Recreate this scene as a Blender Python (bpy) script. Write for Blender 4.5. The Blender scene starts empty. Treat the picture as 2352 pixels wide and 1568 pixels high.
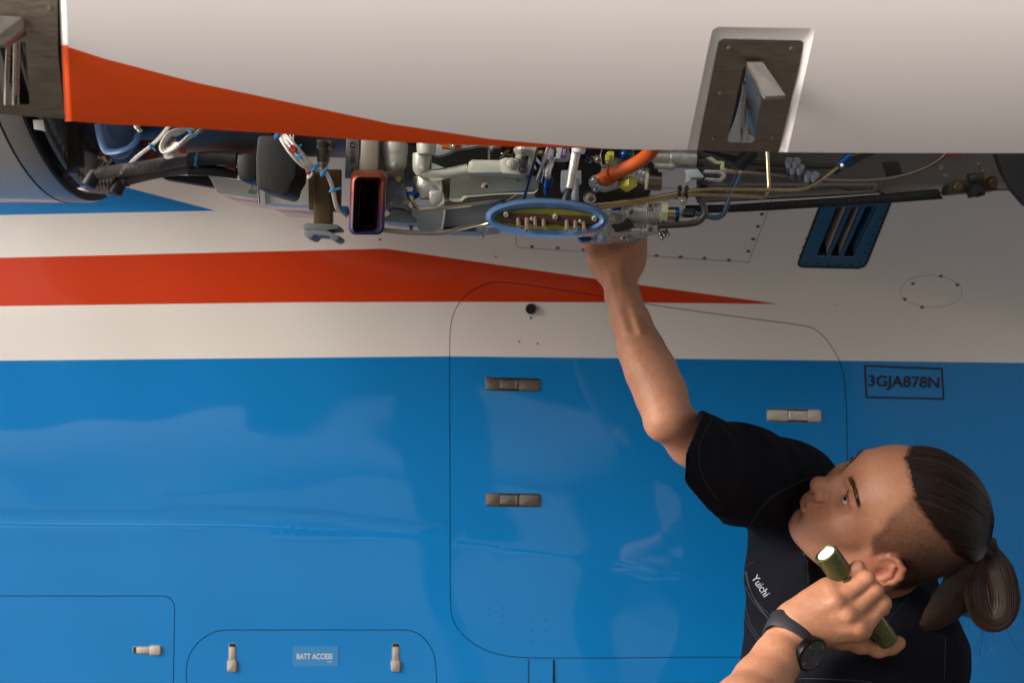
import bpy, bmesh, math, random
import numpy as np
from mathutils import Vector, Matrix, geometry
from mathutils.bvhtree import BVHTree

random.seed(7)
rng = np.random.default_rng(7)
sc = bpy.context.scene
COL = sc.collection
R_ = math.radians

# ------------------------------------------------------------------ camera
CH = 1.72                                    # camera height above the apron
cam_d = bpy.data.cameras.new('camera')
cam = bpy.data.objects.new('camera', cam_d)
COL.objects.link(cam)
cam.location = (0, 0, CH)
cam.rotation_euler = (R_(90), 0, 0)
cam_d.lens = 50
cam_d.sensor_width = 36
cam_d.clip_start = 0.05
cam_d.clip_end = 2000
cam_d.dof.use_dof = True
cam_d.dof.focus_distance = 1.68
cam_d.dof.aperture_fstop = 10
sc.camera = cam

# ------------------------------------------------------------------ sky, sun, exposure
SUN_EL, SUN_AZ = 26, 249                     # degrees, azimuth clockwise from +Y (behind the camera, to its left)
world = bpy.data.worlds.new('World')
sc.world = world
world.use_nodes = True
wn = world.node_tree.nodes
wl = world.node_tree.links
bg = wn['Background']
sky = wn.new('ShaderNodeTexSky')
sky.sky_type = 'NISHITA'
sky.sun_disc = False
sky.sun_elevation = R_(SUN_EL)
sky.sun_rotation = R_(SUN_AZ)
sky.air_density = 1.0
sky.dust_density = 4.0
sky.ozone_density = 1.0
hsv = wn.new('ShaderNodeHueSaturation')      # thin overcast: the same sky with most of its blue washed out
hsv.inputs['Saturation'].default_value = 0.28
wl.new(sky.outputs[0], hsv.inputs['Color'])
wl.new(hsv.outputs[0], bg.inputs['Color'])
bg.inputs['Strength'].default_value = 0.15

sun_d = bpy.data.lights.new('sun', 'SUN')
sun = bpy.data.objects.new('sun', sun_d)
COL.objects.link(sun)
sun_d.energy = 1.85
sun_d.angle = R_(24.0)
sun_d.color = (1.0, 0.90, 0.80)
sdir = Vector((math.sin(R_(SUN_AZ)) * math.cos(R_(SUN_EL)), math.cos(R_(SUN_AZ)) * math.cos(R_(SUN_EL)), math.sin(R_(SUN_EL))))
sun.rotation_euler = sdir.to_track_quat('Z', 'Y').to_euler()
sun.location = sdir * 30

vs = sc.view_settings
vs.view_transform = 'Standard'
vs.look = 'None'
vs.exposure = 0.58
vs.gamma = 1.0
vs.use_curve_mapping = False
vs.use_white_balance = True
vs.white_balance_temperature = 6750
vs.white_balance_tint = 10
sc.cycles.use_denoising = True
sc.cycles.max_bounces = 8

# ------------------------------------------------------------------ helpers
KK = 36 / 50 / 2352                           # metres per survey unit at one metre; the survey grid is 2352 wide
CX, CY = 1176.0, 784.0

def W(x, y, Y):
    """point at distance Y seen at survey position x, y"""
    return Vector(((x - CX) * KK * Y, Y, CH + (CY - y) * KK * Y))

def u(n, Y):
    """n survey units at distance Y, in metres"""
    return n * KK * Y

def tag(o, label=None, cat=None, group=None, kind=None):
    if label: o['label'] = label
    if cat: o['category'] = cat
    if group: o['group'] = group
    if kind: o['kind'] = kind
    return o

def empty(name, loc=(0, 0, 0)):
    o = bpy.data.objects.new(name, None)
    o.empty_display_size = 0.1
    COL.objects.link(o)
    o.location = loc
    return o

def link(name, me, parent=None):
    o = bpy.data.objects.new(name, me)
    COL.objects.link(o)
    if parent is not None:
        o.parent = parent
        if parent.type == 'EMPTY':
            o.matrix_parent_inverse = Matrix.Translation(-world_loc(parent))
    return o

def world_loc(o):
    v = Vector((0, 0, 0))
    while o is not None:
        if o.type == 'EMPTY':
            v = v + o.location
        o = o.parent
    return v

MATS = {}
def pmat(name, col, rough=0.5, metal=0.0, coat=0.0, coat_r=0.03, bump=0.0, bscale=300.0, var=0.0, vscale=6.0, sss=0.0,
         rvar=0.0, stretch=None, spec=0.5, dark=None, attr=None, emit=0.0):
    m = bpy.data.materials.new(name)
    m.use_nodes = True
    nt = m.node_tree
    N, L = nt.nodes, nt.links
    b = N['Principled BSDF']
    b.inputs['Base Color'].default_value = (*col, 1)
    b.inputs['Roughness'].default_value = rough
    b.inputs['Metallic'].default_value = metal
    b.inputs['Coat Weight'].default_value = coat
    b.inputs['Coat Roughness'].default_value = coat_r
    b.inputs['Specular IOR Level'].default_value = spec
    if sss:
        b.inputs['Subsurface Weight'].default_value = sss
        b.inputs['Subsurface Radius'].default_value = (1.0, 0.35, 0.2)
        b.inputs['Subsurface Scale'].default_value = 0.006
    if emit:
        b.inputs['Emission Color'].default_value = (*col, 1)
        b.inputs['Emission Strength'].default_value = emit
    tc = N.new('ShaderNodeTexCoord')
    mp = N.new('ShaderNodeMapping')
    L.new(tc.outputs['Object'], mp.inputs['Vector'])
    if stretch: mp.inputs['Scale'].default_value = stretch
    src = None
    if attr:
        a = N.new('ShaderNodeAttribute'); a.attribute_name = attr
        src = a.outputs['Color']
        L.new(src, b.inputs['Base Color'])
    if var or rvar:
        n = N.new('ShaderNodeTexNoise'); n.inputs['Scale'].default_value = vscale
        n.inputs['Detail'].default_value = 6; n.inputs['Roughness'].default_value = 0.65
        L.new(mp.outputs[0], n.inputs['Vector'])
        if var:
            r = N.new('ShaderNodeMapRange')
            r.inputs['From Min'].default_value = 0.3; r.inputs['From Max'].default_value = 0.7
            r.inputs['To Min'].default_value = 0.0; r.inputs['To Max'].default_value = 1.0
            L.new(n.outputs['Fac'], r.inputs['Value'])
            mx = N.new('ShaderNodeMix'); mx.data_type = 'RGBA'
            d = dark if dark else tuple(c * (1 - var) for c in col)
            if src is not None:
                ml = N.new('ShaderNodeMix'); ml.data_type = 'RGBA'; ml.blend_type = 'MULTIPLY'
                ml.inputs['Factor'].default_value = 1
                L.new(src, ml.inputs['A']); ml.inputs['B'].default_value = (1 - var, 1 - var * 1.15, 1 - var * 1.2, 1)
                L.new(ml.outputs['Result'], mx.inputs['A']); L.new(src, mx.inputs['B'])
            else:
                mx.inputs['A'].default_value = (*d, 1); mx.inputs['B'].default_value = (*col, 1)
            L.new(r.outputs['Result'], mx.inputs['Factor'])
            L.new(mx.outputs['Result'], b.inputs['Base Color'])
        if rvar:
            r2 = N.new('ShaderNodeMapRange')
            r2.inputs['From Min'].default_value = 0.3; r2.inputs['From Max'].default_value = 0.7
            r2.inputs['To Min'].default_value = max(0.02, rough - rvar); r2.inputs['To Max'].default_value = rough + rvar
            L.new(n.outputs['Fac'], r2.inputs['Value'])
            L.new(r2.outputs['Result'], b.inputs['Roughness'])
    if bump:
        n2 = N.new('ShaderNodeTexNoise'); n2.inputs['Scale'].default_value = bscale
        n2.inputs['Detail'].default_value = 4
        L.new(mp.outputs[0], n2.inputs['Vector'])
        bp = N.new('ShaderNodeBump'); bp.inputs['Strength'].default_value = bump
        bp.inputs['Distance'].default_value = 0.002
        L.new(n2.outputs['Fac'], bp.inputs['Height'])
        L.new(bp.outputs[0], b.inputs['Normal'])
    MATS[name] = m
    return m

def catmull(pts, n=8, closed=False):
    P = [Vector(p) for p in pts]
    out = []
    m = len(P)
    for i in range(m if closed else m - 1):
        if closed:
            p0, p1, p2, p3 = P[(i - 1) % m], P[i], P[(i + 1) % m], P[(i + 2) % m]
        else:
            p1, p2 = P[i], P[i + 1]
            p0 = P[i - 1] if i > 0 else p1 * 2 - p2
            p3 = P[i + 2] if i + 2 < m else p2 * 2 - p1
        for k in range(n):
            t = k / n
            out.append(0.5 * ((2 * p1) + (p2 - p0) * t + (2 * p0 - 5 * p1 + 4 * p2 - p3) * t * t + (3 * p1 - p0 - 3 * p2 + p3) * t ** 3))
    if not closed: out.append(P[-1])
    return out

def bend(pts, rad, n=5):
    """straight runs with rounded corners, as bent pipe"""
    P = [Vector(p) for p in pts]
    out = [P[0]]
    for i in range(1, len(P) - 1):
        a, b, c = P[i - 1], P[i], P[i + 1]
        r = min(rad, (a - b).length * 0.45, (c - b).length * 0.45)
        s, e = b + (a - b).normalized() * r, b + (c - b).normalized() * r
        for k in range(n + 1):
            t = k / n
            out.append(s * (1 - t) ** 2 + b * 2 * t * (1 - t) + e * t * t)
    out.append(P[-1])
    return out

class MB:
    """collects shapes; build() links them as ONE mesh object"""
    def __init__(s):
        s.v, s.f, s.m = [], [], []
    def add(s, verts, faces, mi=0):
        o = len(s.v)
        s.v += [tuple(v) for v in verts]
        s.f += [tuple(i + o for i in f) for f in faces]
        s.m += [mi] * len(faces)
        return s
    def tube(s, path, r, seg=10, mi=0, closed=False, caps=True, flat=None):
        P = [Vector(p) for p in path]
        n = len(P)
        rr = r if hasattr(r, '__len__') else [r] * n
        if len(rr) != n:
            rr = np.interp(np.linspace(0, 1, n), np.linspace(0, 1, len(rr)), rr)
        T = []
        for i in range(n):
            a = P[(i - 1) % n] if closed else P[max(i - 1, 0)]
            b = P[(i + 1) % n] if closed else P[min(i + 1, n - 1)]
            t = b - a
            T.append(t.normalized() if t.length > 1e-9 else Vector((1, 0, 0)))
        up = Vector((0, 0, 1)) if abs(T[0].z) < 0.9 else Vector((0, 1, 0))
        nn = (up - T[0] * up.dot(T[0])).normalized()
        V = []
        for i in range(n):
            nn = (nn - T[i] * nn.dot(T[i])).normalized()
            bb = T[i].cross(nn)
            for k in range(seg):
                a = 2 * math.pi * k / seg
                ca, sa = math.cos(a), math.sin(a)
                if flat: ca *= flat
                V.append(P[i] + (nn * ca + bb * sa) * float(rr[i]))
        F = []
        for i in range(n if closed else n - 1):
            j = (i + 1) % n
            for k in range(seg):
                l = (k + 1) % seg
                F.append((i * seg + k, i * seg + l, j * seg + l, j * seg + k))
        if caps and not closed:
            F.append(tuple(range(seg - 1, -1, -1)))
            F.append(tuple((n - 1) * seg + k for k in range(seg)))
        return s.add(V, F, mi)
    def lathe(s, p0, axis, prof, seg=20, mi=0, caps=True):
        """prof: list of (distance along axis, radius)"""
        p0 = Vector(p0); ax = Vector(axis).normalized()
        up = Vector((0, 0, 1)) if abs(ax.z) < 0.9 else Vector((0, 1, 0))
        a1 = (up - ax * up.dot(ax)).normalized(); a2 = ax.cross(a1)
        V, F = [], []
        for t, r in prof:
            for k in range(seg):
                a = 2 * math.pi * k / seg
                V.append(p0 + ax * t + (a1 * math.cos(a) + a2 * math.sin(a)) * r)
        for i in range(len(prof) - 1):
            for k in range(seg):
                l = (k + 1) % seg
                F.append((i * seg + k, i * seg + l, (i + 1) * seg + l, (i + 1) * seg + k))
        if caps:
            F.append(tuple(range(seg - 1, -1, -1)))
            F.append(tuple((len(prof) - 1) * seg + k for k in range(seg)))
        return s.add(V, F, mi)
    def cyl(s, a, b, r, r2=None, seg=16, mi=0):
        a, b = Vector(a), Vector(b)
        return s.lathe(a, b - a, [(0, r), ((b - a).length, r if r2 is None else r2)], seg, mi)
    def prism(s, poly, Y, depth, mi=0, back=1.0):
        """polygon in survey units with its front at Y, running `depth` metres away from the viewer side"""
        n = len(poly)
        F0 = [W(x, y, Y) for x, y in poly]
        c = sum(F0, Vector()) / n
        F1 = [c + (p - c) * back + Vector((0, depth, 0)) for p in F0]
        faces = [tuple(range(n)), tuple(range(2 * n - 1, n - 1, -1))]
        for i in range(n):
            j = (i + 1) % n
            faces.append((i, i + n, j + n, j))
        return s.add(F0 + F1, faces, mi)
    def slab(s, pts, off, mi=0):
        """closed plate: 3D polygon and the same polygon shifted by off"""
        n = len(pts)
        P = [Vector(p) for p in pts]; Q = [p + Vector(off) for p in P]
        faces = [tuple(range(n)), tuple(range(2 * n - 1, n - 1, -1))]
        for i in range(n):
            j = (i + 1) % n
            faces.append((i, i + n, j + n, j))
        return s.add(P + Q, faces, mi)
    def box(s, c, sx, sy, sz, mi=0, M=None):
        V = []
        for i in (-1, 1):
            for j in (-1, 1):
                for k in (-1, 1):
                    p = Vector((i * sx / 2, j * sy / 2, k * sz / 2))
                    V.append(Vector(c) + ((M @ p) if M else p))
        F = [(0, 1, 3, 2), (4, 6, 7, 5), (0, 4, 5, 1), (2, 3, 7, 6), (0, 2, 6, 4), (1, 5, 7, 3)]
        return s.add(V, F, mi)
    def ball(s, c, r, seg=14, mi=0):
        rx, ry, rz = r if hasattr(r, '__len__') else (r, r, r)
        V, F = [], []
        n = seg // 2
        for i in range(n + 1):
            th = math.pi * i / n
            for k in range(seg):
                a = 2 * math.pi * k / seg
                V.append((c[0] + rx * math.sin(th) * math.cos(a), c[1] + ry * math.sin(th) * math.sin(a), c[2] + rz * math.cos(th)))
        for i in range(n):
            for k in range(seg):
                l = (k + 1) % seg
                F.append((i * seg + k, (i + 1) * seg + k, (i + 1) * seg + l, i * seg + l))
        return s.add(V, F, mi)
    def build(s, name, mats, parent=None, smooth=True, bevel=0.0, angle=38, subd=0, label=None):
        me = bpy.data.meshes.new(name)
        me.from_pydata(s.v, [], s.f)
        for m in (mats if isinstance(mats, (list, tuple)) else [mats]):
            me.materials.append(m)
        me.polygons.foreach_set('material_index', s.m)
        bm = bmesh.new(); bm.from_mesh(me)
        bmesh.ops.remove_doubles(bm, verts=bm.verts, dist=1e-6)
        bmesh.ops.recalc_face_normals(bm, faces=bm.faces)
        if bevel:
            ed = [e for e in bm.edges if len(e.link_faces) == 2 and e.calc_face_angle(0) > R_(angle)]
            if ed:
                bmesh.ops.bevel(bm, geom=ed, offset=bevel, segments=2, profile=0.6, affect='EDGES', clamp_overlap=True)
        if smooth:
            for f in bm.faces: f.smooth = True
            for e in bm.edges:
                if len(e.link_faces) == 2 and e.calc_face_angle(0) > R_(angle): e.smooth = False
        bm.to_mesh(me); bm.free()
        o = link(name, me, parent)
        if label: o['label'] = label
        return o

def copy_part(o, parent, off):
    c = o.copy(); COL.objects.link(c)
    c.parent = parent
    c.matrix_parent_inverse = o.matrix_parent_inverse.copy()
    c.location = Vector(o.location) + Vector(off)
    return c

def rrect(x0, y0, x1, y1, r, n=5):
    out = []
    for cx, cy, a0 in ((x1 - r, y0 + r, -90), (x1 - r, y1 - r, 0), (x0 + r, y1 - r, 90), (x0 + r, y0 + r, 180)):
        for k in range(n + 1):
            a = R_(a0 + 90 * k / n)
            out.append((cx + r * math.cos(a), cy + r * math.sin(a)))
    return out

def ellipse(cx, cy, rx, ry, n=40, rot=0.0):
    c, s_ = math.cos(rot), math.sin(rot)
    return [(cx + rx * math.cos(2 * math.pi * k / n) * c - ry * math.sin(2 * math.pi * k / n) * s_,
             cy + rx * math.cos(2 * math.pi * k / n) * s_ + ry * math.sin(2 * math.pi * k / n) * c) for k in range(n)]

def resample(poly, step, closed=True):
    out = []
    n = len(poly)
    for i in range(n if closed else n - 1):
        a, b = poly[i], poly[(i + 1) % n]
        d = math.hypot(b[0] - a[0], b[1] - a[1])
        m = max(1, int(math.ceil(d / step)))
        for k in range(m):
            t = k / m
            out.append((a[0] + (b[0] - a[0]) * t, a[1] + (b[1] - a[1]) * t))
    if not closed: out.append(tuple(poly[-1]))
    return out

def inside(P, poly):
    """even-odd test, P (N,2)"""
    P = np.asarray(P, float); poly = np.asarray(poly, float)
    x, y = P[:, 0], P[:, 1]
    r = np.zeros(len(P), bool)
    j = len(poly) - 1
    for i in range(len(poly)):
        xi, yi = poly[i]; xj, yj = poly[j]
        c = ((yi > y) != (yj > y)) & (x < (xj - xi) * (y - yi) / (yj - yi + 1e-15) + xi)
        r ^= c
        j = i
    return r

def inset(poly, d):
    """offset a polygon towards its inside by d units"""
    P = np.asarray(poly, float)
    n = len(P)
    A = 0.5 * np.sum(P[:, 0] * np.roll(P[:, 1], -1) - np.roll(P[:, 0], -1) * P[:, 1])
    s = 1.0 if A > 0 else -1.0
    e = np.roll(P, -1, 0) - P
    e /= np.maximum(np.linalg.norm(e, axis=1, keepdims=True), 1e-9)
    nrm = np.stack([-e[:, 1], e[:, 0]], 1) * s
    b = nrm + np.roll(nrm, 1, 0)
    b /= np.maximum(np.linalg.norm(b, axis=1, keepdims=True), 1e-9)
    c = np.clip((b * nrm).sum(1, keepdims=True), 0.35, 1)
    return [tuple(q) for q in P + b / c * d]

def cdt_patch(outer, holes, step, lines=(), extra=()):
    """triangulate outer minus holes with a regular interior grid; lines are extra constraint polylines"""
    V, E = [], []
    def addloop(lp, closed=True):
        o = len(V)
        V.extend(lp)
        n = len(lp)
        for i in range(n if closed else n - 1):
            E.append((o + i, o + (i + 1) % n))
    addloop(resample(outer, step))
    for h in holes: addloop(resample(h, step))
    for l in lines: addloop(resample(l, step, False), False)
    O = np.asarray(outer)
    x0, y0 = O.min(0); x1, y1 = O.max(0)
    gx = np.arange(x0 + step * .5, x1, step); gy = np.arange(y0 + step * .5, y1, step)
    G = np.stack(np.meshgrid(gx, gy), -1).reshape(-1, 2)
    k = inside(G, outer)
    for h in holes: k &= ~inside(G, h)
    G = G[k]
    B = np.asarray(V)
    keep = np.ones(len(G), bool)
    for i in range(0, len(G), 4000):
        d = ((G[i:i + 4000, None, :] - B[None]) ** 2).sum(-1).min(1)
        keep[i:i + 4000] = d > (0.45 * step) ** 2
    V = V + [tuple(g) for g in G[keep]] + list(extra)
    r = geometry.delaunay_2d_cdt([Vector(v) for v in V], E, [], 0, 1e-4)
    P = np.array([tuple(v) for v in r[0]]); T = np.array([tuple(f) for f in r[2] if len(f) == 3])
    C = P[T].mean(1)
    k = inside(C, outer)
    for h in holes: k &= ~inside(C, h)
    T = T[k]
    used = np.unique(T)
    mp = -np.ones(len(P), int); mp[used] = np.arange(len(used))
    return P[used], mp[T]
# ------------------------------------------------------------------ materials
M_blue = pmat('blue_paint', (0.0005, 0.190, 0.53), 0.35, spec=0.1, coat=0.9, coat_r=0.045, var=0.05, vscale=2.5, bump=0.008, bscale=900)
M_white = pmat('white_paint', (0.74, 0.70, 0.67), 0.40, coat=0.5, coat_r=0.08, var=0.035, vscale=5, bump=0.01, bscale=900)
M_orange = pmat('orange_paint', (0.55, 0.038, 0.003), 0.40, spec=0.2, coat=0.2, coat_r=0.06, var=0.05, vscale=4, bump=0.01, bscale=900)
M_cowl = pmat('cowl_white', (0.81, 0.765, 0.76), 0.45, coat=0.35, coat_r=0.12, var=0.03, vscale=4)
M_cowl_or = pmat('cowl_orange', (0.66, 0.065, 0.006), 0.5, spec=0.2, coat=0.08, coat_r=0.15, var=0.05, vscale=5)
M_black = pmat('black_rubber', (0.012, 0.012, 0.013), 0.6, var=0.3, vscale=30, bump=0.1, bscale=400)
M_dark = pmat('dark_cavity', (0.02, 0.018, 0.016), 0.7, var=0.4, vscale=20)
M_print = pmat('black_print', (0.008, 0.008, 0.010), 0.45)
M_wprint = pmat('pale_print', (0.55, 0.62, 0.70), 0.5)
M_steel = pmat('brushed_steel', (0.55, 0.50, 0.46), 0.30, metal=1.0, rvar=0.08, vscale=40, stretch=(1, 1, 12), bump=0.03, bscale=150)
M_steel2 = pmat('worn_steel', (0.42, 0.38, 0.34), 0.42, metal=1.0, rvar=0.12, var=0.25, vscale=25, bump=0.06, bscale=200)
M_bronze = pmat('bronzed_titanium', (0.30, 0.25, 0.20), 0.36, metal=1.0, rvar=0.1, var=0.2, vscale=18, stretch=(3, 1, 20), bump=0.05, bscale=120)
M_alu = pmat('cast_aluminium', (0.70, 0.69, 0.65), 0.42, metal=0.75, rvar=0.12, var=0.15, vscale=60, bump=0.25, bscale=500)
M_alu_l = pmat('painted_aluminium', (0.50, 0.51, 0.44), 0.42, metal=0.15, coat=0.2, var=0.12, vscale=30, bump=0.12, bscale=600)
M_alu_b = pmat('grey_housing_paint', (0.34, 0.38, 0.42), 0.45, metal=0.1, var=0.15, vscale=25, bump=0.08, bscale=500)
M_brass = pmat('brass_tube', (0.52, 0.41, 0.22), 0.30, metal=1.0, rvar=0.1, var=0.2, vscale=30)
M_brown = pmat('bronze_case', (0.16, 0.105, 0.05), 0.45, metal=0.6, rvar=0.1, var=0.35, vscale=15, bump=0.05, bscale=200)
M_core = pmat('core_case', (0.10, 0.085, 0.070), 0.45, metal=0.7, rvar=0.1, var=0.45, vscale=12, bump=0.08, bscale=160)
M_bluem = pmat('blue_fitting', (0.012, 0.06, 0.22), 0.3, metal=0.8, rvar=0.1)
M_bluet = pmat('blue_grey_tube', (0.10, 0.16, 0.26), 0.35, metal=0.6, var=0.2, vscale=20)
M_tie = pmat('blue_cable_tie', (0.02, 0.22, 0.50), 0.4)
M_wire = pmat('white_wire', (0.72, 0.69, 0.64), 0.45, var=0.12, vscale=60)
M_redw = pmat('red_sleeve', (0.30, 0.02, 0.03), 0.5)
M_seal = pmat('blue_silicone', (0.075, 0.17, 0.36), 0.42, var=0.15, vscale=30, bump=0.05, bscale=300, spec=0.6)
M_yel = pmat('yellow_zinc', (0.58, 0.56, 0.07), 0.42, metal=0.0, var=0.25, vscale=50)
M_choc = pmat('brown_phenolic', (0.045, 0.015, 0.010), 0.45, var=0.3, vscale=40)
M_orh = pmat('orange_hose', (0.50, 0.085, 0.008), 0.45, var=0.25, vscale=25, bump=0.15, bscale=250)
M_duct = pmat('blue_duct', (0.045, 0.10, 0.22), 0.5, var=0.3, vscale=14, bump=0.12, bscale=120)
M_heat = pmat('heat_shield', (0.20, 0.175, 0.155), 0.42, metal=0.55, var=0.3, vscale=10, rvar=0.1, bump=0.06, bscale=90)
M_purple = pmat('purple_label', (0.10, 0.015, 0.16), 0.5)
M_green = pmat('pale_green_primer', (0.42, 0.46, 0.28), 0.45, metal=0.2, var=0.15, vscale=30)

# ------------------------------------------------------------------ apron, hangar floor, and unseen walls and roof added to shape the light
M_conc = pmat('apron_concrete', (0.34, 0.32, 0.30), 0.85, var=0.25, vscale=0.6, bump=0.2, bscale=60)
mb = MB()
n = 24
gs = np.linspace(-300, 300, n + 1)
mb.add([(x, y, 0) for x in gs for y in gs], [(i * (n + 1) + j, (i + 1) * (n + 1) + j, (i + 1) * (n + 1) + j + 1, i * (n + 1) + j + 1) for i in range(n) for j in range(n)])
tag(mb.build('ground', M_conc), kind='structure')

M_block = pmat('light_block_dark', (0.07, 0.068, 0.066), 0.7, var=0.15, vscale=1.5)
def light_block_box(name, x0, x1, y0, y1, z0, z1):
    tag(MB().box(((x0 + x1) / 2, (y0 + y1) / 2, (z0 + z1) / 2), x1 - x0, y1 - y0, z1 - z0).build(name, M_block, smooth=False), kind='structure')
HX, HW, HF_ = -9.0, 2.6, -1.0
light_block_box('light_block_roof', HX, HW + .2, HF_, 9.2, 7.8, 8.1)  # unseen roof, added to limit the overhead sky light
light_block_box('light_block_wall', HW, HW + .2, -12.0, 1.6, 0.02, 7.79)  # unseen dark wall, added so the light falls off to the right
light_block_box('light_block_wall', HX, HW + .2, 9.0, 9.2, 0.02, 7.79)
for x0, x1, z0 in ((-4.4, -2.3, 2.5), (-2.29, -0.75, 2.15), (-0.75, -0.35, .02), (-0.345, -0.105, 2.2), (-0.1, 0.55, 2.3), (0.55, 1.15, .02), (1.15, 1.75, 2.6), (1.75, 2.59, .02)):
    light_block_box('light_block_wall', x0, x1 - .004, -7.2, -7.0, z0, 3.3)  # unseen pieces, shaped to block low sky and pattern the paint's reflections
M_hfloor = pmat('hangar_floor_paint', (0.13, 0.125, 0.12), 0.22, spec=0.5, var=0.2, vscale=1.0, bump=0.02, bscale=8)
tag(MB().box(((HX + HW) / 2, 1.0, .006), HW - HX, 16.0, .008).build('hangar_floor', M_hfloor, smooth=False), kind='structure')
# ------------------------------------------------------------------ aircraft skin
aircraft = empty('aircraft', (0, 2.33, 0))
tag(aircraft, 'blue, white and orange jet aircraft with its engine bay open overhead', 'aircraft')

_fx = np.array([-900, -400, 0, 300, 500, 860, 1200, 1500, 1830, 2100, 2352, 2700, 3300.])
_fy = np.array([380, 410, 440, 455, 472, 585, 612, 628, 645, 686, 742, 800, 840.])
_xx = np.linspace(-900, 3300, 400)
_yy = np.interp(_xx, _fx, _fy)
_k = np.exp(-np.linspace(-2, 2, 25) ** 2); _k /= _k.sum()
_yy = np.convolve(np.pad(_yy, 12, mode='edge'), _k, mode='valid')
WALL = 2.33
def lap(X, Z, xs, ys, h, w, x0=-9e9, x1=9e9):
    """small step in the skin where one sheet laps the next"""
    sx = (np.asarray(xs) - CX) * KK * WALL; sz = (CY - np.asarray(ys)) * KK * WALL
    zc = np.interp(X, sx, sz)
    m = (X > (x0 - CX) * KK * WALL) & (X < (x1 - CX) * KK * WALL)
    return np.where(m, h / (1 + np.exp(-np.clip((Z - zc) / w, -30, 30))) * np.exp(-np.maximum(Z - zc, 0) / 0.045), 0)
L1 = ((-900, 0, 356, 405, 600, 757, 1029), (1171, 1171, 1172, 1159, 1163, 1173, 1206))
L2 = ((-900, 0, 534, 801, 1029), (1196, 1198, 1202, 1215, 1234))
L3 = ((-900, 0, 490, 757, 1029), (1242, 1243, 1245, 1258, 1276))
L4 = ((1034, 1141, 1398, 1706, 2352, 3200), (1238, 1252, 1286, 1349, 1500, 1690))
def skinY(X, Z):
    """distance of the aircraft skin at X and height Z (relative to the camera)"""
    d = Z - (CY - np.interp(X / (KK * WALL) + CX, _xx, _yy)) * KK * WALL
    g = 0.5 * (d + np.sqrt(d * d + 0.018 ** 2)) - 0.0
    Y = WALL + 0.055 * (Z + 0.72) ** 2 - 0.018 + np.where(Z < -0.62, 1.6 * (Z + 0.62) ** 2, 0) - 1.45 * g
    # slow unevenness of a real sheet-metal skin
    Y = Y + 0.0013 * np.sin(7.3 * X + 4.1 * Z + 0.6) * np.sin(9.7 * Z - 2.2 * X + 1.1) + 0.0006 * np.sin(17 * X - 11 * Z + 2) * np.sin(13 * X + 23 * Z) \
        + 0.00055 * np.sin(29 * Z + 2.4 * np.sin(3.1 * X) + 1.2 * X)
    Y = Y - lap(X, Z, *L1, 0.0007, 0.0016, -900, 1030) + lap(X, Z, *L2, 0.0009, 0.0016, -900, 1030) \
        - lap(X, Z, *L3, 0.0002, 0.0012, -900, 1030) + lap(X, Z, *L4, 0.0010, 0.0022, 1036, 3200)
    return Y
def skin(P, off=0.0):
    """survey points -> points and outward normals on the skin"""
    P = np.atleast_2d(np.asarray(P, float))
    a = (P[:, 0] - CX) * KK; b = (CY - P[:, 1]) * KK
    lo = np.full(len(P), 1.2); hi = np.full(len(P), 6.0)
    for _ in range(44):
        m = 0.5 * (lo + hi)
        o = m - skinY(a * m, b * m) > 0
        hi = np.where(o, m, hi); lo = np.where(o, lo, m)
    Y = 0.5 * (lo + hi); X = a * Y; Z = b * Y
    h = 5e-4
    fX = (skinY(X + h, Z) - skinY(X - h, Z)) / (2 * h); fZ = (skinY(X, Z + h) - skinY(X, Z - h)) / (2 * h)
    N = np.stack([fX, -np.ones_like(fX), fZ], 1); N /= np.linalg.norm(N, axis=1, keepdims=True)
    return np.stack([X, Y, Z + CH], 1) + N * off, N
def S1(x, y, off=0.0):
    p, nn = skin([(x, y)], off)
    return Vector(p[0]), Vector(nn[0])

C_blue = ((-900, 0, 1030, 1600, 2352, 3300), (836, 828, 818, 824, 833, 845))
C_obot = ((-900, 0, 700, 1040, 1380, 1790), (714, 703, 694, 693, 694, 698))
C_otop = ((-900, 0, 885, 1380, 1790), (613, 592, 571, 642, 698))
C_wbot = ((-900, 0, 495), (507, 494, 484))
C_wtop = ((-900, -100, 190, 300, 495), (106, 325, 404, 433, 484))
def skin_paint(C):
    x, y = C[:, 0], C[:, 1]
    m = np.full(len(C), 2)
    m[y > np.interp(x, *C_blue)] = 0
    m[(x < 1790) & (y > np.interp(x, *C_otop)) & (y < np.interp(x, *C_obot))] = 1
    m[(x < 495) & (y > np.interp(x, *C_wtop)) & (y < np.interp(x, *C_wbot))] = 0
    return m
SKIN_LINES = [list(zip(*c)) for c in (C_blue, C_obot, C_otop, C_wbot, C_wtop)]

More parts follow.
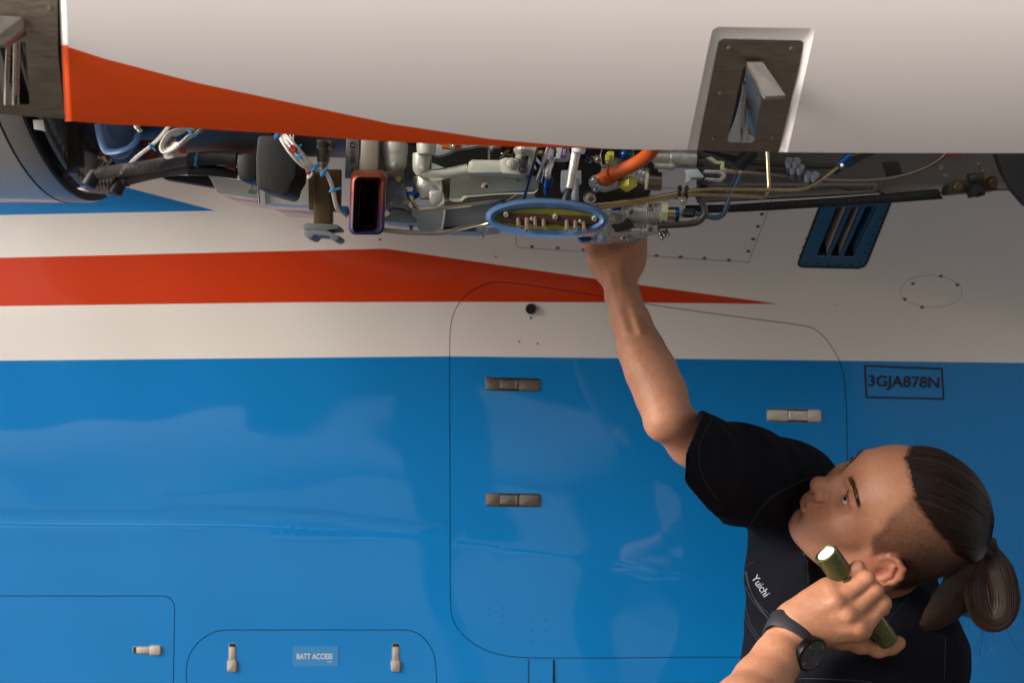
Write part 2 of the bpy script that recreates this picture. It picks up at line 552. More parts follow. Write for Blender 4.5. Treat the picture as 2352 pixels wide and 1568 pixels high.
def sheet(name, outer, holes, step, parent, mats, paint, fmap, lines=(), off=0.0, extra=(), normals=True, thick=0.0, edge_mat=None):
    P, T = cdt_patch(outer, holes, step, lines, extra)
    V, N = fmap(P, off)
    # face the viewer
    a, b, c = V[T[:, 0]], V[T[:, 1]], V[T[:, 2]]
    fl = np.einsum('ij,ij->i', np.cross(b - a, c - a), N[T[:, 0]]) < 0
    T[fl] = T[fl][:, ::-1]
    me = bpy.data.meshes.new(name)
    me.from_pydata(V.tolist(), [], T.tolist())
    for m in (mats if isinstance(mats, (list, tuple)) else [mats]): me.materials.append(m)
    if paint is not None: me.polygons.foreach_set('material_index', paint(P[T].mean(1)))
    me.polygons.foreach_set('use_smooth', [True] * len(T))
    me.update()
    if normals: me.normals_split_custom_set_from_vertices(N.tolist())
    o = link(name, me, parent)
    if thick:                                  # turned edge and inner face, so that the sheet has its real gauge
        e = resample(outer, step)
        for h in [None] + list(holes):
            lp = e if h is None else resample(h, step)
            A_, _ = fmap(lp, off); B_, _ = fmap(lp, off - thick)
            b_ = MB(); n_ = len(lp)
            b_.add([tuple(p) for p in A_] + [tuple(p) for p in B_], [(i, (i + 1) % n_, (i + 1) % n_ + n_, i + n_) for i in range(n_)])
            b_.build(name + '_edge', edge_mat or (mats[0] if isinstance(mats, (list, tuple)) else mats), o, smooth=True, angle=30)
        V2, _ = fmap(P, off - thick)
        m2 = bpy.data.meshes.new(name + '_inner_face'); m2.from_pydata(V2.tolist(), [], T.tolist()); m2.materials.append(edge_mat or (mats[0] if isinstance(mats, (list, tuple)) else mats))
        link(name + '_inner_face', m2, o)
    return o

door_pts = [(1033, 1400), (1033, 1100), (1032, 900), (1032, 770), (1036, 735), (1047, 704), (1072, 674), (1108, 653), (1140, 645.5), (1180, 649),
            (1280, 663), (1380, 679), (1500, 700), (1680, 725), (1846, 746), (1868, 752), (1890, 768), (1915, 800), (1935, 840), (1943, 890), (1947, 990),
            (1948, 1200), (1946, 1400), (1938, 1450), (1915, 1488), (1880, 1506), (1800, 1508.5), (1600, 1509), (1400, 1511), (1212, 1511), (1165, 1507),
            (1125, 1498), (1085, 1478), (1055, 1450), (1040, 1424)]
def tidy(poly):
    q = [(float(x), float(y)) for x, y in poly]
    for _ in range(2):                         # corner cutting: never overshoots
        q = [p for i in range(len(q)) for a, b in ((q[i], q[(i + 1) % len(q)]),) for p in ((a[0] * .75 + b[0] * .25, a[1] * .75 + b[1] * .25), (a[0] * .25 + b[0] * .75, a[1] * .25 + b[1] * .75))]
    return q
door_poly = tidy(door_pts)
left_poly = [(-500, 1367), (375, 1367)] + [(375 + 27 * math.sin(a), 1394 - 27 * math.cos(a)) for a in np.linspace(0.12, math.pi / 2, 9)] + [(399, 1568), (396, 1780), (-500, 1780)]
batt_poly = [(428, 1568), (427, 1545)] + [(427 + 96 - 96 * math.cos(a), 1541 - 96 * math.sin(a)) for a in np.linspace(0.1, math.pi / 2, 12)] + \
            [(930, 1445)] + [(930 + 72 * math.sin(a), 1533 - 88 * math.cos(a)) for a in np.linspace(0.1, math.pi / 2, 12)] + [(1004, 1568), (1004, 1700), (960, 1760), (480, 1760), (428, 1700)]
rect_poly = [(1185, 470), (1185, 560), (1187, 566), (1192, 569), (1450, 586), (1720, 603), (1770, 470), (1775, 440), (1185, 420)]
circ_poly = ellipse(2139, 669, 71, 37, 36, 0.03)
louv_poly = [(1884, 468), (2048, 462), (1993, 600), (1986, 611), (1972, 616), (1842, 613), (1834, 609), (1833, 602)]
GAP = 1.7
holes = [door_poly, left_poly, batt_poly, rect_poly, circ_poly, louv_poly]
laps = []
for L in (L1, L2, L4):
    xs = np.arange(max(L[0][0], -300), min(L[0][-1], 2500) + 1, 14.0)
    for o in (-3.5, -1.2, 1.2, 3.5):
        laps.append([(x, np.interp(x, *L) + o) for x in xs])
def lap_extra(poly, holes_):
    out = []
    for l in laps:
        l = np.asarray(l); k = inside(l, inset(poly, 5))
        for h in holes_: k &= ~inside(l, inset(h, -5))
        out += [tuple(p) for p in l[k]]
    return out
outer = [(-900, 180), (3300, 180), (3300, 2050), (-900, 2050)]
skin_o = sheet('fuselage', outer, holes, 30, aircraft, [M_blue, M_orange, M_white], skin_paint, skin, SKIN_LINES, extra=lap_extra(outer, holes))

M_gap = pmat('gap_sealant', (0.022, 0.026, 0.034), 0.6)
M_gap2 = pmat('pale_gap', (0.10, 0.09, 0.08), 0.6)
def gap_strip(name, poly, parent, w=7.0, off=-0.004, mat=None):
    return sheet(name, inset(poly, -w), [inset(poly, w)], 16, parent, mat or M_gap, None, skin, off=off)
def panel(name, poly, label, gap=GAP, step=26, mats=None, paint=skin_paint, lines=SKIN_LINES, off=0.0):
    q = inset(poly, gap)
    o = sheet(name, q, [], step, aircraft, mats or [M_blue, M_orange, M_white], paint, skin, lines, extra=lap_extra(q, []), off=off)
    o['label'] = label
    gap_strip('panel_gap', poly, o, mat=M_gap2 if mats is not None else M_gap)
    return o
door = panel('baggage_door', door_poly, 'large rounded door crossing the orange, white and blue bands')
left_panel = panel('access_panel', left_poly, 'blue access panel cut by the lower left corner')
batt_panel = panel('battery_door', batt_poly, 'blue hatch with rounded top corners and two upright latches')
rect_panel = panel('inspection_panel', rect_poly, 'white screwed panel under the engine', gap=1.2, paint=None, mats=M_white, lines=())
circ_panel = panel('round_cover', circ_poly, 'small white round cover with six screws', gap=0.7, paint=None, mats=M_white, lines=())

# ---- screws and rivets lying flush in the skin
M_screw = pmat('screw_head', (0.16, 0.13, 0.11), 0.4, metal=0.7)
M_hole = pmat('black_hole', (0.01, 0.01, 0.01), 0.8)
def disc_mesh(name, r, h, mat, seg=12):
    b = MB().lathe((0, 0, -0.001), (0, 0, 1), [(0, r), (h * 0.6 + 0.001, r), (h + 0.001, r * 0.75)], seg)
    o = b.build(name, mat)
    me = o.data
    bpy.data.objects.remove(o)
    return me
ME_screw = disc_mesh('screw', 0.0034, 0.0006, M_screw)
ME_dot = disc_mesh('rivet', 0.0016, 0.0003, M_hole, 8)
def place(me, name, x, y, parent, s=1.0):
    p, nn = S1(x, y)
    o = link(name, me, parent)
    mw = Matrix.Translation(p) @ nn.to_track_quat('Z', 'Y').to_matrix().to_4x4() @ Matrix.Scale(s, 4)
    o.matrix_basis = mw                        # the parent inverse cancels the parent's own place
    return o
for x, y in [(1222, 566), (1281, 569), (1340, 573), (1400, 577), (1508, 587), (1563, 590), (1618, 593), (1674, 597), (1719, 577), (1730, 549), (1741, 520), (1750, 492)]:
    place(ME_screw, 'screw', x, y, rect_panel)
for x, y in [(2078, 687), (2097, 651), (2161, 634), (2199, 654), (2178, 688), (2118, 706)]:
    place(ME_screw, 'screw', x, y, circ_panel, 0.95)
for x, y in [(873, 550), (1139, 590), (1922, 697)]:
    place(ME_screw, 'rivet', x, y, aircraft, 0.72)
for x, y in [(1193, 784), (1235, 789)]: place(ME_dot, 'rivet', x, y, door)
for x, y in [(1122, 1395), (1155, 1395), (1122, 1411), (1155, 1412), (1156, 1432), (1221, 1424), (1253, 1424), (1222, 1449), (1254, 1449), (1222, 1474), (1255, 1474)]:
    place(ME_dot, 'rivet', x, y, door, 0.7)

# ---- lock under the orange band
p, nn = S1(1219, 710)
b = MB().lathe(p + Vector((0, 0.004, 0)), nn, [(0, u(12.5, 2.33)), (0.007, u(12.5, 2.33)), (0.008, u(11.5, 2.33))], 24)
b.lathe(p + nn * 0.0042, nn, [(0, u(11.9, 2.33)), (0.0008, u(11.9, 2.33))], 24, 1)
b.box(p + nn * 0.0045 + Vector((u(5, 2.33), 0, u(0.3, 2.33))), u(9, 2.33), 0.0016, u(1.8, 2.33), 1)
b.build('door_lock', [M_steel2, M_print], door)
p, nn = S1(1219, 730)
MB().box(p, u(3.2, 2.33), 0.002, u(7, 2.33)).build('drain_slot', M_hole, door, bevel=0.0006)

# ---- flush latches: a sunk tray, a plate and a trigger
def frame_at(x, y):
    p, nn = S1(x, y)
    zx = Vector((0, 0, 1)); zx = (zx - nn * zx.dot(nn)).normalized()
    xx = nn.cross(zx)
    if xx.x < 0: xx = -xx
    M = Matrix((xx, -nn, zx)).transposed()
    return p, M
def plate(b, p, M, cx, cz, w, h, y0, y1, r, mi):
    """rounded plate in the local frame, from y0 to y1 along the inward direction (negative = proud)"""
    poly = rrect(cx - w / 2, cz - h / 2, cx + w / 2, cz + h / 2, r, 4)
    F = [p + M @ Vector((a, y0, c)) for a, c in poly]
    b.slab(F, M @ Vector((0, y1 - y0, 0)), mi)
UW = u(1, 2.33)
def long_latch(cx, cy, flip, rot, mats, name='door_latch'):
    p, M = frame_at(cx, cy)
    M = M @ Matrix.Rotation(rot, 3, 'Y')
    b = MB()
    plate(b, p, M, 0, 0, 126 * UW, 31 * UW, -0.0003, 0.003, 5 * UW, 1)
    s = -1 if flip else 1
    plate(b, p, M, -45.5 * UW * s, 0, 31 * UW, 27 * UW, -0.0020, 0.001, 4 * UW, 0)
    plate(b, p, M, 38 * UW * s, -0.5 * UW, 47 * UW, 25 * UW, -0.0018, 0.001, 4 * UW, 0)
    plate(b, p, M, -8 * UW * s, 0, 43 * UW, 22 * UW, -0.0026, 0.001, 1.5 * UW, 0)
    plate(b, p, M, 9 * UW * s, 0, 6 * UW, 20 * UW, -0.0040, 0.001, 1.5 * UW, 0)
    return b.build(name, mats, door, bevel=0.0005)
M_ldark = pmat('latch_metal_shaded', (0.30, 0.25, 0.21), 0.32, metal=1.0, rvar=0.08, vscale=60, stretch=(1, 1, 8))  # same latch metal, with a dim reflection put into its colour
M_lpale = pmat('latch_metal_lit', (0.72, 0.64, 0.57), 0.36, metal=0.9, rvar=0.08, vscale=60, stretch=(1, 1, 8))  # the copy with a bright reflection put into its colour
long_latch(1177.5, 882.5, False, R_(1.5), [M_ldark, M_print])
long_latch(1178, 1147.5, False, R_(0.8), [M_ldark, M_print])
long_latch(1824, 954, True, R_(1.3), [M_lpale, M_print]).scale = (1, 1, 1)
def small_latch(cx, cy, horizontal, parent):
    p, M = frame_at(cx, cy)
    if horizontal: M = M @ Matrix.Rotation(R_(-90), 3, 'Y')
    b = MB()
    plate(b, p, M, 0, 10 * UW, 17 * UW, 44 * UW, -0.0002, 0.003, 2 * UW, 1)
    plate(b, p, M, 0, -20 * UW, 23 * UW, 28 * UW, -0.0002, 0.003, 3 * UW, 1)
    plate(b, p, M, 0, 7 * UW, 14 * UW, 33 * UW, -0.0012, 0.001, 3 * UW, 0)
    plate(b, p, M, 0, -20 * UW, 20 * UW, 25 * UW, -0.0030, 0.001, 4 * UW, 0)
    return b.build('hatch_latch', [M_lpale, M_print], parent, bevel=0.0006)
small_latch(337, 1492, True, left_panel)
small_latch(533.5, 1508, False, batt_panel)
small_latch(909, 1508, False, batt_panel)

# ---- door hinge below the door
hb = MB()
for x0 in (1213, 1271):
    P = [S1(x0 + 1.0 * k, y, 0.0008)[0] for y in (1513, 1570, 1640) for k in (0, 2.4)]
    hb.add(P, [(0, 1, 3, 2), (2, 3, 5, 4)])
for pts in ([(1217, 1556), (1223, 1556), (1224, 1563), (1217, 1563)], [(1268, 1555), (1274, 1554), (1274, 1565), (1267, 1563)],
            [(1236, 1560), (1250, 1559), (1250, 1562), (1239, 1563), (1238, 1572), (1236, 1572)]):
    P = [S1(x, y, 0.0009)[0] for x, y in pts]
    hb.add(P, [tuple(range(len(P)))])
hg = sheet('door_hinge', [(1216, 1514.5), (1269.5, 1514.5), (1269.5, 1640), (1216, 1640)], [], 14, aircraft, M_blue, None, skin, off=0.0022)
hb.build('hinge_joint', M_print, hg, smooth=False)

# ---- lettering: flat print lying on the skin
def text_mesh(txt, bold=0.0):
    cu = bpy.data.curves.new('t', 'FONT'); cu.body = txt; cu.align_x = 'CENTER'; cu.align_y = 'CENTER'; cu.offset = bold
    cu.resolution_u = 4
    o = bpy.data.objects.new('t', cu); COL.objects.link(o)
    dg = bpy.context.evaluated_depsgraph_get()
    me = bpy.data.meshes.new_from_object(o.evaluated_get(dg))
    V = np.array([v.co[:2] for v in me.vertices]); F = [tuple(p.vertices) for p in me.polygons]
    bpy.data.objects.remove(o); bpy.data.meshes.remove(me); bpy.data.curves.remove(cu)
    return V, F
def skin_text(name, txt, cx, cy, w, h, mat, parent, bold=0.0, rot=0.0, off=0.0009, shear=0.0):
    V, F = text_mesh(txt, bold)
    lo, hi = V.min(0), V.max(0)
    V = (V - (lo + hi) / 2) / (hi - lo) * [w, h]
    V[:, 0] += shear * V[:, 1]
    c, s_ = math.cos(rot), math.sin(rot)
    P = np.stack([cx + V[:, 0] * c + V[:, 1] * s_, cy - V[:, 1] * c + V[:, 0] * s_], 1)
    p, _ = skin(P, off)
    me = bpy.data.meshes.new(name); me.from_pydata(p.tolist(), [], F); me.materials.append(mat)
    return link(name, me, parent)
skin_text('registration_lettering', '3GJA878N', 2075.5, 880, 163, 34, M_print, aircraft, bold=0.022, rot=R_(1.6))
box = [(1984, 838), (2165, 844.5), (2169, 918), (1988, 914)]
sheet('registration_border', box, [inset(box, 4.2)], 12, aircraft, M_print, None, skin, off=0.0008)
M_decal = pmat('clear_decal', (0.030, 0.215, 0.50), 0.4, coat=0.4, coat_r=0.1)
dc = sheet('placard', rrect(672, 1482, 777, 1529, 5, 4), [], 12, batt_panel, M_decal, None, skin, off=0.0005)
skin_text('placard_lettering', 'BATT ACCESS', 723, 1506, 82, 13, M_wprint, dc, bold=0.022, off=0.0010)
skin_text('placard_lettering', 'P.8450', 757, 1518.5, 13, 3, M_wprint, dc, bold=0.0, off=0.0010)

# ---- blue louvre
M_lblue = pmat('louvre_blue', (0.010, 0.085, 0.19), 0.4, coat=0.3, coat_r=0.1, var=0.25, vscale=25)
sl = [[(1921, 476), (1946, 475), (1900, 588), (1875, 587)], [(1957, 475), (1977, 474), (1928, 589), (1907, 588.5)], [(1989, 474), (2018, 472), (1960, 589.5), (1937, 589)]]
lv = sheet('louvre_plate', inset(louv_poly, 4.5), sl, 12, aircraft, M_lblue, None, skin, off=0.001)
sheet('louvre_edge', inset(louv_poly, -1.5), [inset(louv_poly, 4.5)], 12, lv, M_print, None, skin, off=0.0006)
M_beige = pmat('beige_vane', (0.42, 0.35, 0.29), 0.35, metal=0.4)
for i, s4 in enumerate(sl):
    a, b_, c, d = [S1(*q)[0] for q in s4]
    nn = S1(*s4[0])[1]
    vb = MB()
    # pocket
    D = -nn * 0.035
    vb.add([a, b_, c, d, a + D, b_ + D, c + D, d + D], [(4, 5, 6, 7), (0, 4, 7, 3), (1, 2, 6, 5), (2, 3, 7, 6), (0, 1, 5, 4)], 0)
    # curved vane along the right side of the slot
    rows = []
    for t in np.linspace(0, 1, 9):
        p0 = b_.lerp(c, t); p1 = a.lerp(d, t)
        taper = 1 - max(0, (t - 0.75) / 0.25) ** 2 * 0.8
        rows.append([p0.lerp(p1, 0.02) + D * 0.1, p0.lerp(p1, 0.28 * taper) + D * 0.10, p0.lerp(p1, 0.50 * taper) + D * 0.32, p0.lerp(p1, 0.60 * taper) + D * 0.6])
    V = [q for r in rows for q in r]
    vb.add(V, [(i_ * 4 + k, i_ * 4 + k + 1, i_ * 4 + k + 5, i_ * 4 + k + 4) for i_ in range(8) for k in range(3)], 1)
    vb.build('louvre_slot', [M_hole, M_beige if i < 2 else M_lblue], lv, smooth=True)
for x, y in [(1878, 489), (1870, 508), (1862, 528), (1853, 548), (1845, 567), (1838, 586), (1850, 604), (1876, 605), (1902, 606), (1929, 607), (1955, 607), (1976, 600), (1988, 580), (1996, 560), (2006, 539), (2014, 519), (2022, 500)]:
    place(ME_dot, 'rivet', x, y, lv, 1.25).location += S1(x, y)[1] * 0.001

# ------------------------------------------------------------------ raised engine cowl door, nearest the viewer
CYL_Y, CYL_Z, CYL_R = 1.378, 0.339, 0.23
def cowl_map(P, off=0.0):
    P = np.atleast_2d(np.asarray(P, float))
    a = (P[:, 0] - CX) * KK; bb = (CY - P[:, 1]) * KK
    Rr = CYL_R + off
    A = 1 + bb * bb; B = -2 * (CYL_Y + bb * CYL_Z); Cc = CYL_Y ** 2 + CYL_Z ** 2 - Rr * Rr
    disc = np.sqrt(np.maximum(B * B - 4 * A * Cc, 0))
    Y = (-B - disc) / (2 * A)
    V = np.stack([a * Y, Y, bb * Y + CH], 1)
    N = np.stack([np.zeros_like(Y), Y - CYL_Y, bb * Y - CYL_Z], 1); N /= np.linalg.norm(N, axis=1, keepdims=True)
    return V, N
def C1(x, y, off=0.0):
    p, nn = cowl_map([(x, y)], off)
    return Vector(p[0]), Vector(nn[0])
C_cor = ((100, 133, 152, 240, 450, 700, 900, 1130, 1300, 1440, 1500), (100, 104, 107, 135, 190, 243, 285, 320, 335, 345, 352))
def cowl_paint(C):
    return ((C[:, 0] < 1490) & (C[:, 1] > np.interp(C[:, 0], *C_cor))).astype(int)
notch_o = [(1578, 345), (1605, 215), (1632, 86), (1637, 69), (1650, 62), (1756, 64), (1862, 65), (1870, 72), (1867, 88), (1838, 220), (1808, 350)]
notch_i = [(1601, 345.5), (1624, 228), (1647, 111), (1650, 96), (1661, 89), (1750, 91), (1838, 93), (1846, 98), (1845, 112), (1818, 230), (1789, 349.5)]
bottom = [(165, 279), (280, 287), (390, 292), (520, 300), (630, 306), (800, 320), (1000, 331), (1180, 337), (1350, 341), (1480, 344)]
outer = bottom + notch_o + [(2000, 351.5), (2352, 352), (3000, 352), (3000, -330), (150, -330), (151, -100), (152, 0), (158, 140)]
cowl = sheet('engine_cowl', outer, [], 30, aircraft, [M_cowl, M_cowl_or], cowl_paint, cowl_map, [list(zip(*C_cor))], thick=0.012, edge_mat=M_cowl)
cowl['label'] = 'raised white engine cowl door with an orange flash along its lower edge'
# rolled lip on its left edge
b = MB(); rows = []
for y in list(np.linspace(-330, 104, 12)) + list(np.linspace(108, 279, 8)):
    e0 = np.interp(y, [-330, 0, 140, 279], [150, 152, 158, 165]); wdt = 16
    for k in range(7):
        a = math.pi / 2 * k / 6
        rows.append(C1(e0 - math.sin(a) * wdt, y, -(1 - math.cos(a)) * 0.014)[0])
F, mi = [], []
for i in range(19):
    for k in range(6):
        F.append((i * 7 + k, i * 7 + k + 1, i * 7 + k + 8, i * 7 + k + 7)); mi.append(0 if i < 11 else 1)
b.add(rows, F); b.m = mi
b.build('cowl_lip', [M_cowl, M_cowl_or], cowl)
# latch recess
b = MB()
V = [C1(*q)[0] for q in notch_o] + [C1(q[0] * .6 + r[0] * .4, q[1] * .6 + r[1] * .4, -0.003)[0] for q, r in zip(notch_o, notch_i)] + [C1(*q, -0.0045)[0] for q in notch_i]
nn_ = len(notch_o)
b.add(V, [(i + r * nn_, i + 1 + r * nn_, i + 1 + (r + 1) * nn_, i + (r + 1) * nn_) for r in (0, 1) for i in range(nn_ - 1)])
b.build('latch_recess', M_cowl, cowl, angle=60)
slot = [(1706, 160), (1718, 148), (1752, 150), (1757, 158), (1733, 322), (1727, 328), (1676, 327), (1671, 322)]
lp = sheet('latch_plate', notch_i, [slot], 18, cowl, M_bronze, None, cowl_map, off=-0.0047)
for x, y in [(1676, 111), (1819, 113), (1656, 214), (1640, 318), (1776, 318)]:
    p, nn = C1(x, y, -0.0047)
    MB().lathe(p, nn, [(0, u(6, 1.2)), (0.0012, u(6, 1.2)), (0.0016, u(4.5, 1.2))], 12).build('latch_screw', M_bronze, lp)
b = MB()                                     # lever: a folded channel swung out of its slot
q0, _ = C1(1716, 143, 0.002); q1, _ = C1(1752, 143, 0.002); q2, _ = C1(1804, 219, 0.026); q3, _ = C1(1757, 222, 0.026)
b.slab([q0, q1, q2, q3], (0, 0.002, -0.0025), 0)
s0, _ = C1(1714, 152, -0.002); s1, _ = C1(1750, 212, 0.010); s2, _ = C1(1733, 318, -0.022); s3, _ = C1(1712, 300, -0.03)
b.slab([s0, q3 + Vector((0, 0, -0.003)), s1, s2, s3], (0.0015, 0.001, 0), 0)
b.build('latch_lever', M_steel2, lp, smooth=False)
b = MB()
b.tube([C1(1712, 190, -0.018)[0], C1(1702, 322, -0.018)[0]], u(7, 1.23), 12)
b.tube([C1(1725, 200, -0.026)[0], C1(1716, 322, -0.026)[0]], u(5, 1.23), 10)
b.build('latch_rod', M_steel, lp)
# left titanium plate with its own latch
tp = [(-420, -330), (131, -330), (132, 0), (133, 120), (142, 205), (150, 273), (70, 268), (0, 262), (-420, 240)]
tslot = [(-14, 88), (58, 96), (64, 170), (68, 240), (10, 242), (-6, 150)]
tpl = sheet('latch_plate', tp, [tslot], 30, cowl, M_bronze, None, cowl_map, off=-0.004)
b = MB().tube([C1(39, 92, -0.02)[0], C1(36, 242, -0.016)[0]], u(8, 1.2), 14)
b.tube([C1(20, 92, -0.03)[0], C1(14, 242, -0.03)[0]], u(6, 1.2), 10)
b.build('latch_rod', M_steel, tpl)
b = MB()
q = [C1(*a)[0] for a in [(-10, 36, .004), (52, 40, .004), (56, 62, .006), (10, 103, .03), (-30, 100, .03)]]
b.slab(q, (0, 0.003, -0.002))
q2 = [q[2], q[3], C1(12, 112, .02)[0], C1(60, 80, .0)[0]]
b.slab(q2, (0, 0.002, 0))
b.build('latch_lever', M_steel2, tpl, smooth=False)
b = MB(); p, nn = C1(113, 18, -0.004); b.lathe(p, nn, [(0, u(6, 1.2)), (0.0014, u(5, 1.2))], 12)
b.build('latch_screw', M_steel2, tpl)
# ------------------------------------------------------------------ engine bay
def zoomer(x0, y0, s):
    return lambda a, b: ((x0 + s * a) / 1.08844, (y0 + s * b) / 1.08844)
zA = zoomer(0, 240, .36565); zB = zoomer(840, 300, .36565); zC = zoomer(1640, 300, .39116)
zD = zoomer(640, 320, .19129); zE = zoomer(940, 340, .17857); zF = zoomer(1200, 340, .17857)
zG = zoomer(1460, 340, .21687); zH = zoomer(1780, 340, .15306); zI = zoomer(2100, 360, .19558); zJ = zoomer(180, 300, .16156)
zK = zoomer(0, 0, .33175)
def P3(z, pts, Y):
    """zoomed picture points at distance Y (or their own third value) -> world"""
    out = []
    for p in pts:
        x, y = z(p[0], p[1])
        out.append(W(x, y, p[2] if len(p) > 2 else Y))
    return out
def pipe(name, z, pts, Y, r, mat, rad=0.012, seg=10, parent=aircraft, smooth=False, **k):
    P = P3(z, pts, Y)
    P = catmull(P, 6) if smooth else bend(P, rad)
    return MB().tube(P, r, seg, **k).build(name, mat, parent)
def zprism(name, z, poly, Y, depth, mat, bevel=0.0008, parent=aircraft, back=1.0):
    return MB().prism([z(*p) for p in poly], Y, depth, back=back).build(name, mat, parent, bevel=bevel)
def bolt(b, z, p, Y, r, h=0.004, mi=0, seg=6, ax=(0, -1, -0.25)):
    c = W(*z(*p), Y)
    b.lathe(c, ax, [(0, r * 1.35), (h * .25, r * 1.35), (h * .25, r), (h, r), (h * 1.1, r * .8)], seg if seg > 6 else 12, mi)

# -- core casing
AX = Vector((0, 1.75, CH + 0.53))
b = MB()
prof = [(-0.62, .10), (-0.62, .29), (-0.50, .295), (-0.497, .302), (-0.485, .302), (-0.482, .296), (-0.30, .300), (-0.297, .308), (-0.28, .308), (-0.277, .300),
        (-0.12, .305), (-0.117, .314), (-0.10, .314), (-0.097, .306), (0.12, .300), (0.26, .285), (0.26, .10)]
b.lathe(AX, (1, 0, 0), prof, 72, caps=False)
core = b.build('core_casing', M_core, aircraft)
# -- fan nacelle at the left, seen from behind: white barrel, gasket, ring, flange with holes
NX = Vector((0, 1.70, CH + 0.53))
b = MB(); b.lathe(NX, (1, 0, 0), [(-0.98, .25), (-0.975, .29), (-0.95, .32), (-0.88, .345), (-0.78, .358), (-0.68, .362), (-0.5425, .363), (-0.5402, .362), (-0.5402, .352)], 96, caps=False)
b.build('fan_nacelle', M_white, aircraft)
nac = aircraft.children[-1] if False else bpy.data.objects['fan_nacelle']
b = MB(); b.lathe(NX, (1, 0, 0), [(-0.5402, .355), (-0.5402, .3632), (-0.5380, .3632), (-0.5380, .355)], 96, caps=False)
b.build('nacelle_gasket', M_black, nac)
M_ring = pmat('satin_ring', (0.46, 0.43, 0.40), 0.38, metal=0.35, rvar=0.06, vscale=20)
b = MB(); b.lathe(NX, (1, 0, 0), [(-0.538, .350), (-0.538, .3628), (-0.518, .363), (-0.514, .360), (-0.514, .350), (-0.538, .350)], 96, caps=False)
b.build('nacelle_ring', M_ring, nac)
b = MB(); b.lathe(NX, (1, 0, 0), [(-0.514, .3605), (-0.511, .3605), (-0.511, .352), (-0.514, .352)], 96, caps=False)
b.build('nacelle_gasket', M_black, nac)
# perforated flange: an annulus with lightening holes along its edge
def ring_map(P, off=0.0):
    P = np.asarray(P)
    V = np.stack([np.full(len(P), -0.500), NX.y + P[:, 0], NX.z + P[:, 1]], 1)
    N = np.zeros_like(V); N[:, 0] = 1
    return V, N
fo = [(0.352 * math.cos(a), 0.352 * math.sin(a)) for a in np.linspace(R_(195), R_(345), 60)]
fi = [(0.300 * math.cos(a), 0.300 * math.sin(a)) for a in np.linspace(R_(345), R_(195), 60)]
hol = [ellipse(0.338 * math.cos(a), 0.338 * math.sin(a), 0.0042, 0.0042, 10) for a in np.linspace(R_(205), R_(338), 52)]
fl = sheet('perforated_flange', fo + fi, hol, 0.012, nac, pmat('grey_sheet', (0.36, 0.33, 0.30), 0.4, metal=0.6, var=0.3, vscale=14), None, ring_map, normals=False)
fl.modifiers.new('t', 'SOLIDIFY').thickness = 0.002
b = MB(); b.lathe(NX, (1, 0, 0), [(-0.53, .345), (-0.53, .02)], 64, caps=False)
b.build('bulkhead', pmat('bulkhead_grey', (0.12, 0.105, 0.095), 0.5, metal=0.4, var=0.3, vscale=12), nac)
zprism('bulkhead_sheet', zK, [(245, 900), (325, 905), (340, 975), (345, 992), (255, 975)], 1.50, 0.002, pmat('pale_sheet', (0.5, 0.46, 0.42), 0.4, metal=0.3), parent=nac)
zprism('bulkhead_bracket', zK, [(470, 905), (595, 935), (600, 1250), (560, 1258), (470, 1320)], 1.60, 0.02, M_dark, parent=nac)
zprism('bulkhead_bracket', zK, [(360, 1260), (420, 1250), (465, 1320), (440, 1400), (375, 1390)], 1.62, 0.02, M_brown, parent=nac)
zprism('bulkhead_sheet', zK, [(340, 1235), (470, 1250), (480, 1300), (430, 1330), (372, 1275)], 1.63, 0.003, pmat('grey_web', (0.22, 0.2, 0.18), 0.45, metal=0.5), parent=nac)

# -- pale backing sheet and red duct beside the blue one
zprism('firewall_web', zJ, [(350, 60), (405, 60), (480, 470), (500, 560), (560, 800), (350, 800)], 1.72, 0.004, pmat('pale_web', (0.42, 0.36, 0.31), 0.5, metal=0.2))
zprism('black_fairing', zJ, [(490, 760), (690, 580), (860, 640), (900, 720), (700, 800)], 1.70, 0.01, M_black)
b = MB().tube(P3(zJ, [(1175, 330), (1175, 680)], 1.66), u(24, 1.66), 16)
b.tube(P3(zJ, [(1240, 330), (1240, 680)], 1.66), u(24, 1.66), 16)
b.build('red_duct', pmat('red_silicone', (0.20, 0.025, 0.012), 0.5, var=0.3, vscale=30), aircraft)
b = MB(); 
for i in range(11):
    b.box(W(*zJ(1357, 400 + i * 24), 1.625), u(9, 1.6), .003, u(1.6, 1.6), 0)
b.box(W(*zJ(1357, 515), 1.628), u(11, 1.6), .002, u(40, 1.6), 1)
b.build('worm_clamp', [M_steel, M_dark], aircraft)

# -- blue duct with its strap
b = MB().tube(catmull(P3(zJ, [(700, -120, 1.56), (705, 100, 1.56), (715, 280, 1.57), (730, 420, 1.60)], 1.56), 5), [u(46, 1.56), u(47, 1.56), u(45, 1.56), u(30, 1.58)], 24)
duct = b.build('blue_duct', M_duct, aircraft)
MB().tube(catmull(P3(zJ, [(760, 330, 1.63), (840, 500, 1.64), (960, 580, 1.66), (1130, 600, 1.68)], 1.6), 5), u(37, 1.6), 20).build('duct_elbow', M_duct, duct)
b = MB(); b.tube(catmull(P3(zJ, [(395, 60, 1.53), (440, 280, 1.525), (510, 460, 1.52), (600, 500, 1.515), (760, 480, 1.51), (900, 420, 1.512), (1000, 320, 1.52), (1040, 210, 1.54)], 1.53), 6), u(8.5, 1.53), 10, flat=0.5)
b.build('duct_strap', M_seal, duct)
b = MB(); b.tube(P3(zJ, [(400, 575), (545, 600)], 1.56), [u(5, 1.5), u(6, 1.5)], 10)
b.tube(P3(zJ, [(500, 560), (550, 640)], 1.555), u(6, 1.5), 8)
b.tube(P3(zJ, [(500, 640), (470, 760)], 1.57), u(3.4, 1.5), 8)
b.build('strap_bolt', M_brown, duct)
